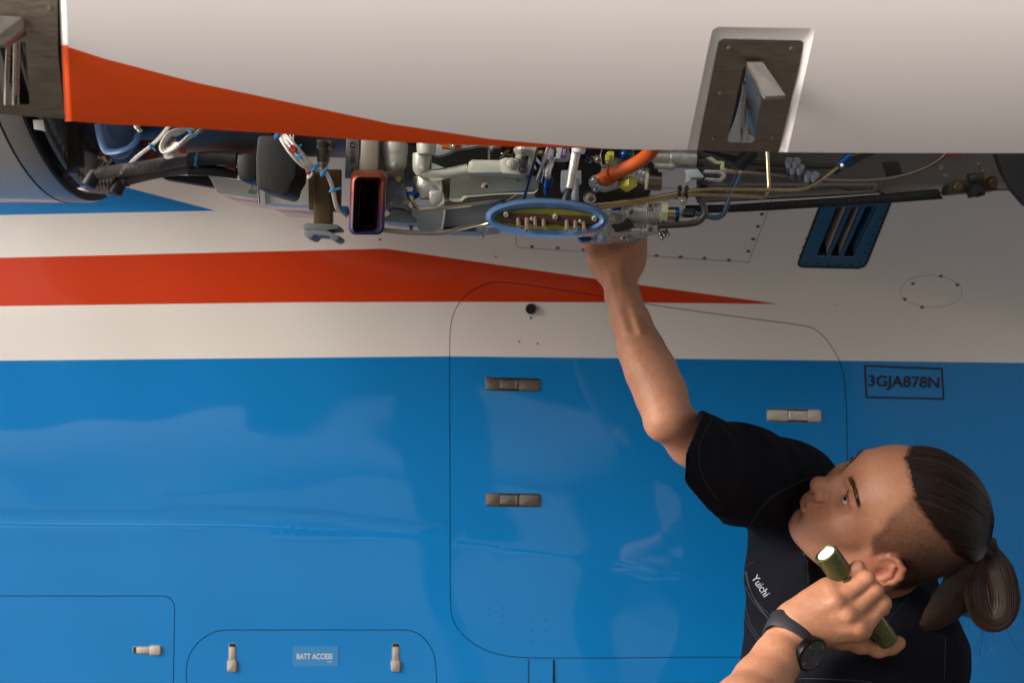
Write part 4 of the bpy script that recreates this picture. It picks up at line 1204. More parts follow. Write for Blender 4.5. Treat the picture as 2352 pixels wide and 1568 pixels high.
for x, y0, y1, r in [(537, 1165, 1268, 28), (655, 1165, 1325, 29), (772, 1150, 1265, 25), (892, 1180, 1285, 28), (1216, 1195, 1325, 29), (1334, 1200, 1305, 26), (1455, 1215, 1325, 27)]:
    kz = u(1, 1.5) * .16406
    a_, c_ = W(*zF(x, y0), 1.478), W(*zF(x + 1, y1), 1.446)
    d_ = (c_ - a_)
    b = MB().lathe(a_, d_, [(0, r * kz), (d_.length, r * kz), (d_.length, r * kz * .55), (d_.length - .004, r * kz * .5)], 14)
    b.build('contact_pin', MATS['pin_metal'] if 'pin_metal' in MATS else pmat('pin_metal', (0.46, 0.36, 0.28), .35, metal=.55), seal)
for x, y, r in [(365, 1085, 36), (1052, 1120, 36), (1600, 1145, 36), (720, 1152, 22), (710, 1232, 18), (1400, 1185, 22), (1385, 1268, 18)]:
    kz = u(1, 1.5) * .16406
    b = MB().lathe(W(*zF(x, y), 1.478), (0, -1, -.35), [(0, r * kz), (.005, r * kz), (.006, r * kz * .8), (.006, r * kz * .45), (.004, r * kz * .4)], 14)
    b.build('cap_screw', M_green, seal)

# -- dark backing put in for the shade behind the rods and the fuel unit
zprism('shade_backing', zF, [(640, 60), (2500, 60), (2500, 500), (2350, 900), (1900, 1050), (900, 1050), (560, 900), (640, 700)], 1.70, 0.10, M_dark, bevel=.006)
zprism('shade_backing', zE, [(-60, 40), (1900, 40), (1900, 520), (700, 620), (-60, 620)], 1.66, 0.08, M_dark, bevel=.006)
# -- rods, elbows and the tall silver rod
pipe('thin_rod', zF, [(975, 110, 1.50), (800, 610, 1.52)], 1.5, u(5, 1.5), M_alu)
b = MB(); b.tube(catmull(P3(zF, [(990, 180, 1.52), (960, 300, 1.52), (985, 380, 1.515), (950, 480, 1.51), (945, 560, 1.51), (960, 610, 1.52)], 1.5), 6), [u(9, 1.5), u(11, 1.5), u(8, 1.5), u(9, 1.5), u(8, 1.5), u(9, 1.5)], 16)
el = b.build('silver_elbow', M_alu, aircraft)
MB().lathe(W(*zF(950, 570), 1.515), (-0.1, 0, -1), [(0, u(12, 1.5)), (.010, u(12, 1.5)), (.013, u(8, 1.5)), (.02, u(5, 1.5))], 12).build('blue_coupling', M_bluem, el)
MB().lathe(W(*zF(1010, 140), 1.525), (0, 0, -1), [(0, u(9, 1.5)), (.006, u(11, 1.5)), (.012, u(8, 1.5))], 12).build('blue_coupling', M_bluem, el)
b = MB(); b.tube(P3(zF, [(1345, 225), (1250, 735)], 1.50), [u(11, 1.5), u(10, 1.5)], 18)
rod = b.build('silver_rod', M_alu, aircraft)
MB().tube(P3(zF, [(1250, 735), (1200, 880), (1190, 960)], 1.505), u(9, 1.5), 14).build('dark_rod_end', pmat('dark_sleeve', (0.04, 0.05, 0.065), .4), rod)
b = MB().lathe(W(*zF(1372, 240), 1.495), W(*zF(1392, 120), 1.495) - W(*zF(1372, 240), 1.495), [(0, u(14, 1.5)), (.002, u(16, 1.5)), (.010, u(16, 1.5)), (.011, u(13, 1.5)), (.018, u(13, 1.5))], 12)
b.build('white_nut', pmat('white_nut_plastic', (0.62, 0.68, 0.74), 0.35), rod)
zprism('dark_web', zF, [(1140, 480), (1420, 480), (1420, 660), (1150, 780), (1130, 720)], 1.60, 0.02, M_alu_b)
vcyl('grey_pillar', zF, 1330, [(600, 55), (920, 55)], 1.57, M_worn if 'M_worn' in globals() else M_alu_b)
lab = zprism('label_box', zF, [(1040, 130), (1240, 130), (1260, 300), (1215, 320), (1045, 318)], 1.55, 0.03, M_alu_l)
zprism('purple_label', zF, [(1160, 145), (1235, 148), (1195, 312), (1120, 310)], 1.5475, 0.0015, M_purple, parent=lab, bevel=0)
for i in range(2):
    for j in range(5):
        MB().box(W(*zF(1165 + i * 22 - j * 3 + 8, 190 + j * 17 + i * 4), 1.5470), u(1.6, 1.55), .0004, u(2.0, 1.55)).build('label_print', M_wprint, lab)
b = MB(); b.lathe(W(*zF(850, 215), 1.51), (-.4, -1, -.3), [(0, u(7, 1.5)), (.008, u(7, 1.5)), (.010, u(4, 1.5))], 8); b.build('brass_nut', M_brass, aircraft)

rr3 = random.Random(12)
cols = [M_black, M_core, M_alu, M_bluem, M_pipe, M_wire, M_black, M_brass, M_alu_b]
for i in range(26):
    x0 = rr3.uniform(250, 2350); y0 = rr3.uniform(60, 200)
    pts = [(x0, y0, 1.66)]
    for j in range(3): pts.append((pts[-1][0] + rr3.uniform(-150, 190), pts[-1][1] + rr3.uniform(20, 210), 1.66 + rr3.uniform(-.05, .02)))
    pipe('small_line', zF, pts, 1.66, u(rr3.choice((1.4, 1.8, 2.4, 3.4)), 1.6), cols[i % len(cols)], rad=.02, seg=8, smooth=rr3.random() < .5)
for i in range(14):
    x0 = rr3.uniform(850, 2300); y0 = rr3.uniform(120, 640)
    b = MB(); bolt(b, zF, (x0, y0), 1.665, u(rr3.uniform(3, 6.5), 1.6), .012, ax=(rr3.uniform(-.4, .4), -1, rr3.uniform(-.6, .2)))
    b.build('case_bolt', cols[(i * 3) % len(cols)] if i % 3 else M_alu_s if 'M_alu_s' in globals() else M_alu, aircraft)
# -- orange hose, its flange and the yellow-green plug
M_alu_s = pmat('machined_casting', (0.50, 0.48, 0.45), 0.33, metal=0.8, rvar=0.15, var=0.2, vscale=70, bump=0.3, bscale=350)
kg = u(1, 1.53) * .19925
hose = pipe('orange_hose', zG, [(830, 60, 1.46), (770, 180, 1.48), (640, 290, 1.50), (470, 380, 1.515), (330, 450, 1.525), (230, 490, 1.54)], 1.5, u(16, 1.5), M_orh, seg=22, smooth=True)
MB().tube(catmull(P3(zG, [(330, 440, 1.522), (260, 480, 1.53), (210, 510, 1.545)], 1.5), 4), u(18.5, 1.5), 20).build('hose_collar', M_orh, hose)
zprism('hose_flange', zG, [(60, 500), (90, 460), (150, 440), (240, 430), (400, 520), (450, 530), (440, 580), (380, 600), (250, 632), (180, 610), (120, 580), (70, 560)], 1.535, 0.02, M_alu_s, bevel=0.004)
b = MB(); bolt(b, zG, (115, 510), 1.532, u(7, 1.5), .006, seg=14); bolt(b, zG, (358, 545), 1.532, u(5, 1.5), .006, seg=14); b.build('boss', M_alu_s, hose)
b = MB().lathe(W(*zG(480, 565), 1.53), (0.5, -1, 0.1), [(0, u(17, 1.5)), (.004, u(17.5, 1.5)), (.004, u(14.5, 1.5)), (.014, u(14.5, 1.5)), (.015, u(13, 1.5))], 6)
b.build('hex_plug', M_yel, aircraft, smooth=False)
# -- fuel unit: ribbed barrels, bosses, black plate
def hcyl(name, z, p0, p1, prof, Y, mat, parent=aircraft, seg=28):
    a, c = W(*z(*p0), Y), W(*z(*p1), Y); L = (c - a).length
    kk = u(1, Y) * (z(1, 0)[0] - z(0, 0)[0])
    return MB().lathe(a, c - a, [(t * L, r * kk) for t, r in prof], seg).build(name, mat, parent)
def ribs(r, n, d=5, t0=0., t1=1.):
    out = []
    for i in range(n):
        a = t0 + (t1 - t0) * i / n; s = (t1 - t0) / n
        out += [(a, r), (a + s * .55, r), (a + s * .7, r - d), (a + s * .85, r - d)]
    return out + [(t1, r)]
fu = hcyl('fuel_unit', zG, (480, 900), (885, 905), [(0, 60), (0, 128)] + ribs(132, 13, 4, .05, 1) + [(1, 40)], 1.62, M_alu_s)
zprism('fuel_unit_body', zG, [(100, 800), (330, 760), (520, 800), (640, 770), (700, 1010), (760, 1160), (690, 1190), (130, 1205), (90, 1150)], 1.66, 0.07, M_alu_s, bevel=0.006, parent=fu)
hcyl('fuel_unit_sleeve', zG, (330, 1120), (850, 1100), [(0, 50), (0, 75), (.3, 75), (.32, 66), (.6, 66), (.62, 52), (.8, 52), (.82, 36), (1, 34)], 1.61, M_alu_s, parent=fu)
hcyl('fuel_unit_barrel', zG, (300, 330), (720, 470), ribs(100, 9, 4), 1.62, M_alu_s, parent=fu)
hcyl('fuel_unit_barrel', zG, (360, 560), (700, 560), [(0, 90), (.5, 95), (.55, 88), (1, 88)], 1.64, M_core, parent=fu)
for x, y, r in [(737, 780, 52), (515, 855, 55), (735, 1052, 52), (440, 1150, 40), (510, 1172, 26), (60, 705, 62), (150, 265, 38), (120, 605, 30)]:
    a_ = W(*zG(x, y), 1.615)
    b = MB().lathe(a_, (0.1, -1, -.25), [(0, r * kg * 1.25), (.006, r * kg), (.014, r * kg), (.0145, r * kg * .85), (.0145, r * kg * .5), (.006, r * kg * .45)], 16)
    b.lathe(a_ + Vector((0.1, -1, -.25)).normalized() * .008, (0.1, -1, -.25), [(0, r * kg * .42), (.003, r * kg * .42)], 6, 1)
    b.build('boss', [M_alu_s, M_steel2], fu)
b = MB()
for i in range(7):
    b.box(W(*zG(285 + 4 * i, 905 + i * 13 - (i % 2) * 4), 1.63), u(4, 1.6), .008, u(1.4, 1.6)); b.box(W(*zG(418 + 2 * i, 905 + i * 13), 1.63), u(4, 1.6), .008, u(1.4, 1.6))
for i in range(3): b.box(W(*zG(355 + i * 10, 955), 1.625), u(1.4, 1.6), .012, u(16, 1.6))
b.box(W(*zG(355, 930), 1.632), u(24, 1.6), .012, u(18, 1.6)); b.build('fuel_unit_fins', M_alu_s, fu, bevel=.0006)
zprism('data_plate', zG, [(305, 1025), (490, 985), (555, 1065), (375, 1105)], 1.598, 0.004, M_black, parent=fu, bevel=0.0004)
hcyl('black_ring', zG, (475, 960), (560, 1060), [(0, 30), (.1, 34), (1, 34)], 1.61, M_black, parent=fu)
hcyl('hex_nut', zG, (885, 890), (955, 895), [(0, 130), (1, 132)], 1.61, M_green, parent=fu, seg=8)
hcyl('brass_barrel', zG, (955, 900), (1050, 902), [(0, 80), (1, 82)], 1.61, M_brass, parent=fu)
hcyl('blue_coupling', zG, (1045, 905), (1090, 905), [(0, 84), (.2, 88), (1, 84)], 1.61, M_bluem, parent=fu)
hcyl('silver_tail', zG, (1085, 900), (1200, 895), [(0, 55), (.6, 40), (1, 20)], 1.61, M_alu, parent=fu)
b = MB()
for i in range(5): b.tube([W(*zG(1160 + i * 25 + 10 * math.cos(t), 890 + 40 * math.sin(t)), 1.61 + .012 * math.cos(t)) for t in np.linspace(0, 6.28, 14)[:-1]], u(3, 1.6), 6, closed=True)
b.build('black_spring', M_black, fu)
hcyl('yellow_collar', zG, (255, 250), (335, 260), [(0, 60), (.3, 80), (1, 80)], 1.60, M_yel, parent=fu)
zprism('yellow_tag', zG, [(245, 210), (300, 210), (300, 285), (245, 285)], 1.59, 0.004, M_yel, parent=fu)
hcyl('brass_barrel', zG, (700, 520), (890, 525), [(0, 105), (1, 108)], 1.64, M_brass if False else M_bronze, parent=fu)
zprism('green_clip', zG, [(720, 425), (755, 425), (735, 610), (700, 615)], 1.60, 0.006, M_green, parent=fu)
b = MB(); b.ball(W(*zG(475, 215), 1.60), u(14, 1.6)); b.build('blue_plug', M_bluem, fu)
zprism('blue_bracket', zG, [(310, 820), (440, 810), (430, 850), (330, 855)], 1.61, 0.01, M_bluem, parent=fu)
zprism('blue_block', zF, [(1365, 1420), (1560, 1400), (1560, 1470), (1430, 1480)], 1.60, 0.03, M_bluem, parent=fu, bevel=.002)
b = MB(); b.ball(W(*zG(205, 1180), 1.61), (u(11, 1.6), .012, u(12, 1.6))); b.ball(W(*zG(115, 1170), 1.62), (u(8, 1.6), .01, u(9, 1.6))); b.build('plastic_cap', pmat('pale_blue_plastic', (0.25, 0.33, 0.42), 0.35), fu)
for x, y in [(850, 1090), (870, 1130), (940, 1090), (900, 1105)]:
    b = MB(); bolt(b, zG, (x, y), 1.61, u(4, 1.6), .008, ax=(.3, -.6, -.6)); b.build('bolt', M_steel2, fu)

# -- brass tubes with their clamp
t1 = pipe('brass_tube', zC, [(-420, 550, 1.54), (-40, 500, 1.535), (140, 468, 1.53), (320, 440, 1.53), (700, 448, 1.55), (960, 452, 1.57), (1180, 285, 1.60)], 1.54, u(5, 1.54), M_brass, rad=.04)
t2 = pipe('brass_tube', zC, [(-420, 572, 1.55), (-40, 515, 1.545), (130, 488, 1.54), (240, 475, 1.54), (600, 490, 1.56), (690, 500, 1.565), (722, 440, 1.57), (708, 160, 1.58)], 1.55, u(4.6, 1.55), M_brass, rad=.025)
b = MB()
for x in (1105, 1185): b.tube([W(*zG(x + 8 * math.cos(t), 645 + 62 * math.sin(t)), 1.54 + .014 * math.cos(t)) for t in np.linspace(0, 6.28, 16)[:-1]], u(4, 1.54), 8, closed=True)
b.box(W(*zG(1060, 700), 1.545), u(9, 1.54), .012, u(9, 1.54))
cl = b.build('tube_clamp', M_black, t1)
zprism('clamp_plate', zG, [(1085, 700), (1170, 700), (1190, 730), (1185, 775), (1135, 800), (1085, 765)], 1.525, 0.003, M_pipe, parent=t1)
b = MB(); bolt(b, zG, (1138, 745), 1.523, u(4.5, 1.5), .005, seg=10); b.build('clamp_screw', M_steel, t1)
b = MB().tube(P3(zC, [(1170, 295), (1240, 235)], 1.60), u(12, 1.6), 14); b.build('blue_coupling', M_bluem, t1)
b = MB(); b.ball(W(*zC(1190, 290), 1.575), u(4.5, 1.6)); b.build('bright_pin', M_wire, t1)
# -- dark return pipe
pipe('return_pipe', zG, [(850, 1035, 1.60), (1200, 1015, 1.60), (1330, 990, 1.60), (1400, 900, 1.60), (1380, 800, 1.61), (1310, 690, 1.64)], 1.6, u(7.5, 1.6), pmat('dark_pipe', (0.10, 0.08, 0.07), 0.4, metal=0.7, var=0.2), rad=.03, seg=14)
# -- blue-grey tubes
pipe('blue_tube', zC, [(640, 180, 1.72), (560, 310, 1.72), (470, 500, 1.72), (430, 610, 1.72), (380, 628, 1.72), (240, 595, 1.71)], 1.72, u(6, 1.7), M_bluet, rad=.02)
pipe('blue_tube', zC, [(600, 180, 1.74), (520, 330, 1.74), (440, 500, 1.74)], 1.72, u(6, 1.7), M_bluet, rad=.02)
# -- actuator at the top right of the fuel unit
ac = hcyl('actuator', zG, (800, 250), (1290, 270), [(0, 60), (.02, 88), (.38, 90), (.4, 108), (1, 108), (1, 40)], 1.62, M_alu_s)
hcyl('actuator_plug', zG, (815, 340), (1055, 355), [(0, 36), (.7, 40), (.72, 46), (.9, 46), (.92, 24), (1, 24)], 1.60, M_alu_s, parent=ac)
zprism('actuator_bracket', zG, [(1165, 390), (1310, 380), (1390, 470), (1370, 480), (1240, 480), (1220, 530), (1185, 530), (1190, 430)], 1.59, 0.02, M_alu_b, parent=ac)
zprism('actuator_lever', zG, [(1390, 390), (1560, 395), (1640, 430), (1640, 465), (1590, 530), (1400, 500), (1400, 480), (1560, 490), (1600, 450), (1550, 425), (1390, 425)], 1.59, 0.012, M_alu_s, parent=ac)
hcyl('actuator_stem', zG, (1280, 300), (1385, 300), [(0, 60), (1, 60)], 1.62, M_core, parent=ac)
zprism('actuator_fork', zG, [(1400, 250), (1470, 240), (1540, 290), (1620, 290), (1620, 400), (1580, 400), (1580, 320), (1520, 320)], 1.62, 0.01, M_green, parent=ac)
zprism('orange_tag', zG, [(1620, 375), (1655, 375), (1650, 425), (1625, 430)], 1.585, 0.004, M_pipe, parent=ac)
# -- flexible conduit: a real corrugated tube
path = catmull(P3(zC, [(470, 328, 1.68), (560, 336, 1.68), (760, 355, 1.69), (960, 375, 1.70), (1150, 388, 1.71), (1350, 388, 1.72), (1520, 370, 1.73), (1680, 325, 1.74), (1800, 262, 1.75), (1870, 200, 1.76)], 1.7), 26)
cond = MB().tube(path, [u(5.6 if i % 2 else 4.4, 1.7) for i in range(len(path))], 10).build('corrugated_conduit', pmat('conduit_steel', (0.22, 0.17, 0.13), 0.35, metal=0.9), aircraft)
MB().tube(P3(zC, [(430, 325), (545, 336)], 1.68), u(6, 1.68), 12).build('conduit_ferrule', M_pipe, cond)
for c in ((1000, 378), (880, 290), (905, 330)):
    b = MB()
    for d in (-22, 22): b.tube([W(*zC(c[0] + d + 8 * math.cos(t), c[1] + 36 * math.sin(t)), 1.70 + .016 * math.cos(t)) for t in np.linspace(0, 6.28, 14)[:-1]], u(5, 1.7), 8, closed=True, flat=2.0)
    b.build('padded_clamp', pmat('grey_pad', (0.16, 0.17, 0.20), .5) if 'grey_pad' not in MATS else MATS['grey_pad'], cond)
pipe('bleed_pipe', zC, [(420, 230, 1.76), (650, 275, 1.76), (1150, 295, 1.77), (1300, 250, 1.78)], 1.76, u(7, 1.76), M_core, smooth=True, seg=12)
pipe('bleed_pipe', zC, [(640, 320, 1.78), (1000, 335, 1.78)], 1.76, u(4.5, 1.76), M_core, smooth=True, seg=12)
b = MB()
for i in range(6): b.tube(catmull(P3(zC, [(300 + i * 20, 200 + i * 5, 1.74), (480, 228 + i * 7, 1.74), (560, 250 + i * 9, 1.75)], 1.74), 5), u(2.2, 1.7), 6)
for i in range(6): b.tube(catmull(P3(zC, [(1150 - i * 6, 345 - i * 5, 1.76), (1260, 270 - i * 6, 1.77), (1400, 215 - i * 3, 1.78)], 1.74), 5), u(2.2, 1.7), 6)
b.build('black_wires', M_black, aircraft)
b = MB(); b.tube(P3(zC, [(520, 300), (620, 200)], 1.71), u(17, 1.7), 16); b.build('black_grommet', M_black, aircraft)

# -- curved heat shield, black strip, hinge bracket and dark tail fairing at the right
def slope_map(Y0, ky, kx=0.0, y0=330):
    def f(P, off=0.0):
        P = np.asarray(P, float)
        Y = Y0 + ky * (P[:, 1] - y0) + kx * (P[:, 0] - 1900) ** 2 - off
        V = np.stack([(P[:, 0] - CX) * KK * Y, Y, CH + (CY - P[:, 1]) * KK * Y], 1)
        N = np.zeros_like(V); N[:, 1] = -0.8; N[:, 2] = -.6
        return V, N
    return f
hsp = [(1600, 330), (2460, 330), (2460, 434), (2300, 432), (2150, 440), (2140, 436), (1900, 452), (1700, 462), (1600, 466)]
hs = sheet('heat_shield', hsp, [], 24, aircraft, M_heat, None, slope_map(1.98, -0.0009, 3e-8), normals=False)
hs.modifiers.new('t', 'SOLIDIFY').thickness = 0.004
zprism('shield_patch', zI, [(540, 230), (750, 220), (810, 405), (610, 425)], 1.86, 0.004, M_black, parent=hs)
bs = [zC(*p) for p in [(190, 545), (190, 600), (480, 588), (750, 575), (1100, 553), (1500, 528), (1835, 503), (1800, 440), (1500, 470), (1100, 500), (750, 522), (480, 540)]]
strip = sheet('edge_strip', bs, [], 20, aircraft, M_black, None, slope_map(1.86, 0, 0), normals=False)
strip.modifiers.new('t', 'SOLIDIFY').thickness = 0.006
for p in [(325, 552), (505, 547), (688, 542), (870, 533), (1052, 524), (1235, 513), (1415, 499), (1600, 486), (1790, 465)]:
    b = MB().lathe(W(*zC(*p), 1.858), (0, -1, -.2), [(0, .0022), (.001, .0018)], 8); b.build('rivet', M_core, strip)
br = zprism('hinge_bracket', zI, [(1380, 640), (1390, 520), (1430, 480), (1520, 450), (1820, 430), (1990, 430), (2030, 470), (2015, 590)], 1.82, 0.03, pmat('dark_bracket', (0.10, 0.08, 0.065), 0.4, metal=0.6, var=.3), bevel=.003)
for p in ((1490, 530), (1930, 490)):
    b = MB(); bolt(b, zI, p, 1.815, u(11, 1.8), .010, seg=14); b.build('bracket_bolt', M_brown, br)
zprism('bracket_fork', zI, [(1700, 540), (1720, 520), (1800, 525), (1860, 600), (1860, 655), (1825, 655), (1820, 620), (1760, 620), (1755, 668), (1725, 655)], 1.79, 0.03, M_dark, parent=br, bevel=.001)
hcyl('bracket_barrel', zI, (1640, 440), (1820, 430), [(0, 60), (.3, 70), (1, 60)], 1.80, M_core, parent=br)
for p in ((1285, 300), (1340, 405), (1765, 265), (1820, 345)):
    b = MB(); bolt(b, zI, p, 1.83, u(5, 1.8), .006, seg=10); b.build('bolt', M_steel2, hs)
zprism('red_tag', zI, [(1370, 100), (1580, 100), (1560, 150), (1370, 155)], 1.83, 0.003, M_redw, parent=hs)
zprism('tail_fairing', zI, [(1975, 80), (2700, 60), (2700, 1000), (2360, 765), (2200, 580), (2080, 350)], 1.75, 0.015, M_black, bevel=.003)
# ------------------------------------------------------------------ person: signed-distance modelling, one continuous skin
class Field:
    """smooth union of simple shapes, evaluated only near each shape"""
    def __init__(s): s.ops = []
    def cap(s, a, b, ra, rb=None, k=0.01, op='u'):
        a = np.array(a, float); b = np.array(b, float); rb = ra if rb is None else rb
        lo = np.minimum(a, b) - max(ra, rb); hi = np.maximum(a, b) + max(ra, rb)
        s.ops.append(('c', (a, b, ra, rb), k, op, lo, hi)); return s
    def chain(s, pts, rads, k=0.008, op='u'):
        for i in range(len(pts) - 1): s.cap(pts[i], pts[i + 1], rads[i], rads[i + 1], k, op)
        return s
    def ell(s, c, r, k=0.01, op='u', M=None):
        c = np.array(c, float); r = np.array(r, float)
        R = max(r)
        s.ops.append(('e', (c, r, None if M is None else np.array(M, float)), k, op, c - R, c + R)); return s
    def plane(s, p, n, k=0.001, op='i'):
        s.ops.append(('p', (np.array(p, float), np.array(n, float) / np.linalg.norm(n)), k, op, None, None)); return s
    def fn(s, f, lo, hi, k, op): s.ops.append(('f', f, k, op, np.array(lo, float), np.array(hi, float))); return s
    def __call__(s, P):
        BIG = 0.06
        d = np.full(len(P), BIG)
        for t, a, k, op, lo, hi in s.ops:
            if lo is not None:
                m = np.flatnonzero(((P > lo - BIG) & (P < hi + BIG)).all(1))
                if len(m) == 0: continue
                Q = P[m]
            else:
                m = slice(None); Q = P
            if t == 'c':
                A, B, ra, rb = a
                ab = B - A; L = max(ab @ ab, 1e-12)
                h = np.clip(((Q - A) @ ab) / L, 0, 1)
                e = np.linalg.norm(Q - A - h[:, None] * ab, axis=1) - (ra + h * (rb - ra))
            elif t == 'e':
                c, r, M = a
                q = Q - c
                if M is not None: q = q @ M
                k0 = np.linalg.norm(q / r, axis=1); k1 = np.linalg.norm(q / (r * r), axis=1) + 1e-9
                e = k0 * (k0 - 1) / k1
            elif t == 'p':
                e = (Q - a[0]) @ a[1]
            else:
                e = a(Q)
            cur = d[m]
            if op == 'u':
                h = np.clip(0.5 + 0.5 * (cur - e) / k, 0, 1); v = cur * (1 - h) + e * h - k * h * (1 - h)
            elif op == 's':
                h = np.clip(0.5 - 0.5 * (cur + e) / k, 0, 1); v = cur * (1 - h) - e * h + k * h * (1 - h)
            elif op == 'i':
                v = np.maximum(cur, e)
            elif op == 'd':                       # displace
                v = cur + e
            d[m] = np.minimum(v, BIG)
        return d

def polygonise(f, lo, hi, h):
    lo = np.array(lo, float); B = 8
    n = (np.ceil((np.array(hi) - lo) / h / B).astype(int)) * B + 1
    cg = [lo[i] + h * B * (np.arange((n[i] - 1) // B) + 0.5) for i in range(3)]
    C = np.stack(np.meshgrid(*cg, indexing='ij'), -1).reshape(-1, 3)
    dc = f(C)
    act = np.abs(dc) < h * B * 0.87 + 0.012
    D = np.repeat(np.repeat(np.repeat(dc.reshape([(k - 1) // B for k in n]), B, 0), B, 1), B, 2)
    D = np.pad(D, ((0, 1), (0, 1), (0, 1)), mode='edge')
    A = np.zeros(n, bool)
    idx = np.argwhere(act.reshape([(k - 1) // B for k in n])) * B
    for i in idx: A[i[0]:i[0] + B + 1, i[1]:i[1] + B + 1, i[2]:i[2] + B + 1] = True
    I = np.argwhere(A)
    vals = np.concatenate([f(lo + I[j:j + 1500000] * h) for j in range(0, len(I), 1500000)])
    D[A] = vals
    S = D < 0
    c = np.zeros([k - 1 for k in n], np.int8)
    for a in (0, 1):
        for b in (0, 1):
            for e in (0, 1): c += S[a:n[0] - 1 + a, b:n[1] - 1 + b, e:n[2] - 1 + e]
    act = (c > 0) & (c < 8)
    ijk = np.argwhere(act)
    vid = -np.ones(act.shape, np.int64); vid[act] = np.arange(len(ijk))
    cor = np.array([(a, b, e) for a in (0, 1) for b in (0, 1) for e in (0, 1)])
    dv = np.stack([D[ijk[:, 0] + q[0], ijk[:, 1] + q[1], ijk[:, 2] + q[2]] for q in cor], 1)
    acc = np.zeros((len(ijk), 3)); cnt = np.zeros(len(ijk))
    for p in range(8):
        for q in range(p + 1, 8):
            if np.abs(cor[p] - cor[q]).sum() != 1: continue
            m = (dv[:, p] < 0) != (dv[:, q] < 0)
            t = dv[m, p] / (dv[m, p] - dv[m, q])
            acc[m] += cor[p] + t[:, None] * (cor[q] - cor[p]); cnt[m] += 1
    V = lo + (ijk + acc / cnt[:, None]) * h
    F = []
    for ax in range(3):
        s0 = [slice(1, k - 1) for k in n]; s1 = list(s0)
        s0[ax] = slice(0, n[ax] - 1); s1[ax] = slice(1, n[ax])
        a, b = S[tuple(s0)], S[tuple(s1)]
        for flip, m in ((False, a & ~b), (True, ~a & b)):
            e = np.argwhere(m)
            o = np.ones(3, int); o[ax] = 0
            e = e + o
            u1, u2 = (ax + 1) % 3, (ax + 2) % 3
            def at(d1, d2):
                q = e.copy(); q[:, u1] -= d1; q[:, u2] -= d2
                return vid[q[:, 0], q[:, 1], q[:, 2]]
            q = np.stack([at(1, 1), at(0, 1), at(0, 0), at(1, 0)], 1)
            if flip: q = q[:, ::-1]
            F.append(q)
    return V, np.concatenate(F)

def fmesh(name, parts, mats, parent, attrs=None, smooth=True):
    """parts: list of (V, F, colour array or None) joined into one mesh"""
    Vs, Fs, Cs, o = [], [], [], 0
    for V, F, Cc in parts:
        Vs.append(V); Fs.append(F + o); o += len(V); Cs.append(Cc)
    V = np.concatenate(Vs); F = np.concatenate(Fs)
    me = bpy.data.meshes.new(name)
    me.vertices.add(len(V)); me.vertices.foreach_set('co', V.astype(np.float32).ravel())
    me.loops.add(F.size); me.loops.foreach_set('vertex_index', F.astype(np.int32).ravel())
    me.polygons.add(len(F)); me.polygons.foreach_set('loop_start', np.arange(0, F.size, 4, dtype=np.int32))
    me.update(calc_edges=True); me.validate()
    me.polygons.foreach_set('use_smooth', [True] * len(me.polygons))
    if Cs[0] is not None:
        Cc = np.concatenate(Cs)
        at = me.color_attributes.new('skin', 'FLOAT_COLOR', 'POINT')
        at.data.foreach_set('color', np.concatenate([Cc, np.ones((len(Cc), 1))], 1).astype(np.float32).ravel())
    for m in (mats if isinstance(mats, (list, tuple)) else [mats]): me.materials.append(m)
    return link(name, me, parent)

def sstep(a, b, x):
    t = np.clip((x - a) / (b - a), 0, 1); return t * t * (3 - 2 * t)
def vnoise(P, s, seed=0):
    """cheap smooth pseudo-noise in -1..1"""
    r = np.random.default_rng(seed); out = np.zeros(len(P))
    for i in range(6):
        k = r.normal(size=3); k /= np.linalg.norm(k)
        out += np.sin(P @ k * s * (0.6 + 0.25 * i) + r.uniform(0, 6.28))
    return out / 3.0

person = empty('person', tuple(W(1985, 784, 1.84).to_2d()) + (0.0,))
person['label'] = 'person in a black short-sleeved shirt reaching up into the engine, hair in a ponytail'
person['category'] = 'person'

# ---- head frame, solved from where the features stand in the photograph
HY = 1.8118; HS = 0.94
HF = np.array([-0.8134, -0.1834, 0.5521]); HU = np.array([0.5281, -0.6307, 0.5685])
HL = np.cross(HU, HF); HL /= np.linalg.norm(HL); HU = np.cross(HF, HL); HU /= np.linalg.norm(HU); HF = HF / np.linalg.norm(HF)
HM = np.stack([HF, HL, HU], 1) * HS
HO = np.array([0.4756, 1.8118, CH - 0.2330])
def h2w(p): return np.asarray(p, float) @ HM.T + HO
def w2h(p): return (np.asarray(p, float) - HO) @ HM / HS ** 2
neck_base = w2h(W(1985, 1420, 1.94))

# ---- head field (head-local metres: x forward, y left, z up)
H = Field()
H.ell((-.010, 0, .036), (.099, .075, .094), .01)
H.ell((.027, 0, .046), (.064, .062, .060), .03)
H.ell((.040, 0, -.018), (.056, .056, .070), .03)
for s in (1, -1):
    H.ell((.058, s * .046, -.004), (.026, .021, .019), .022)
    H.ell((.066, s * .030, -.018), (.021, .020, .023), .02)
    H.cap((.0845, s * .010, .0365), (.0735, s * .042, .0400), .0095, .009, .016)
    H.cap((.010, s * .052, -.056), (.066, s * .014, -.081), .017, .015, .028)
    H.cap((.004, s * .060, -.002), (.010, s * .052, -.056), .014, .017, .026)
H.ell((.0755, 0, -.0790), (.0180, .0210, .0180), .014)
H.ell((.034, 0, -.063), (.050, .045, .029), .03)
H.ell((.074, 0, -.042), (.026, .032, .028), .02)
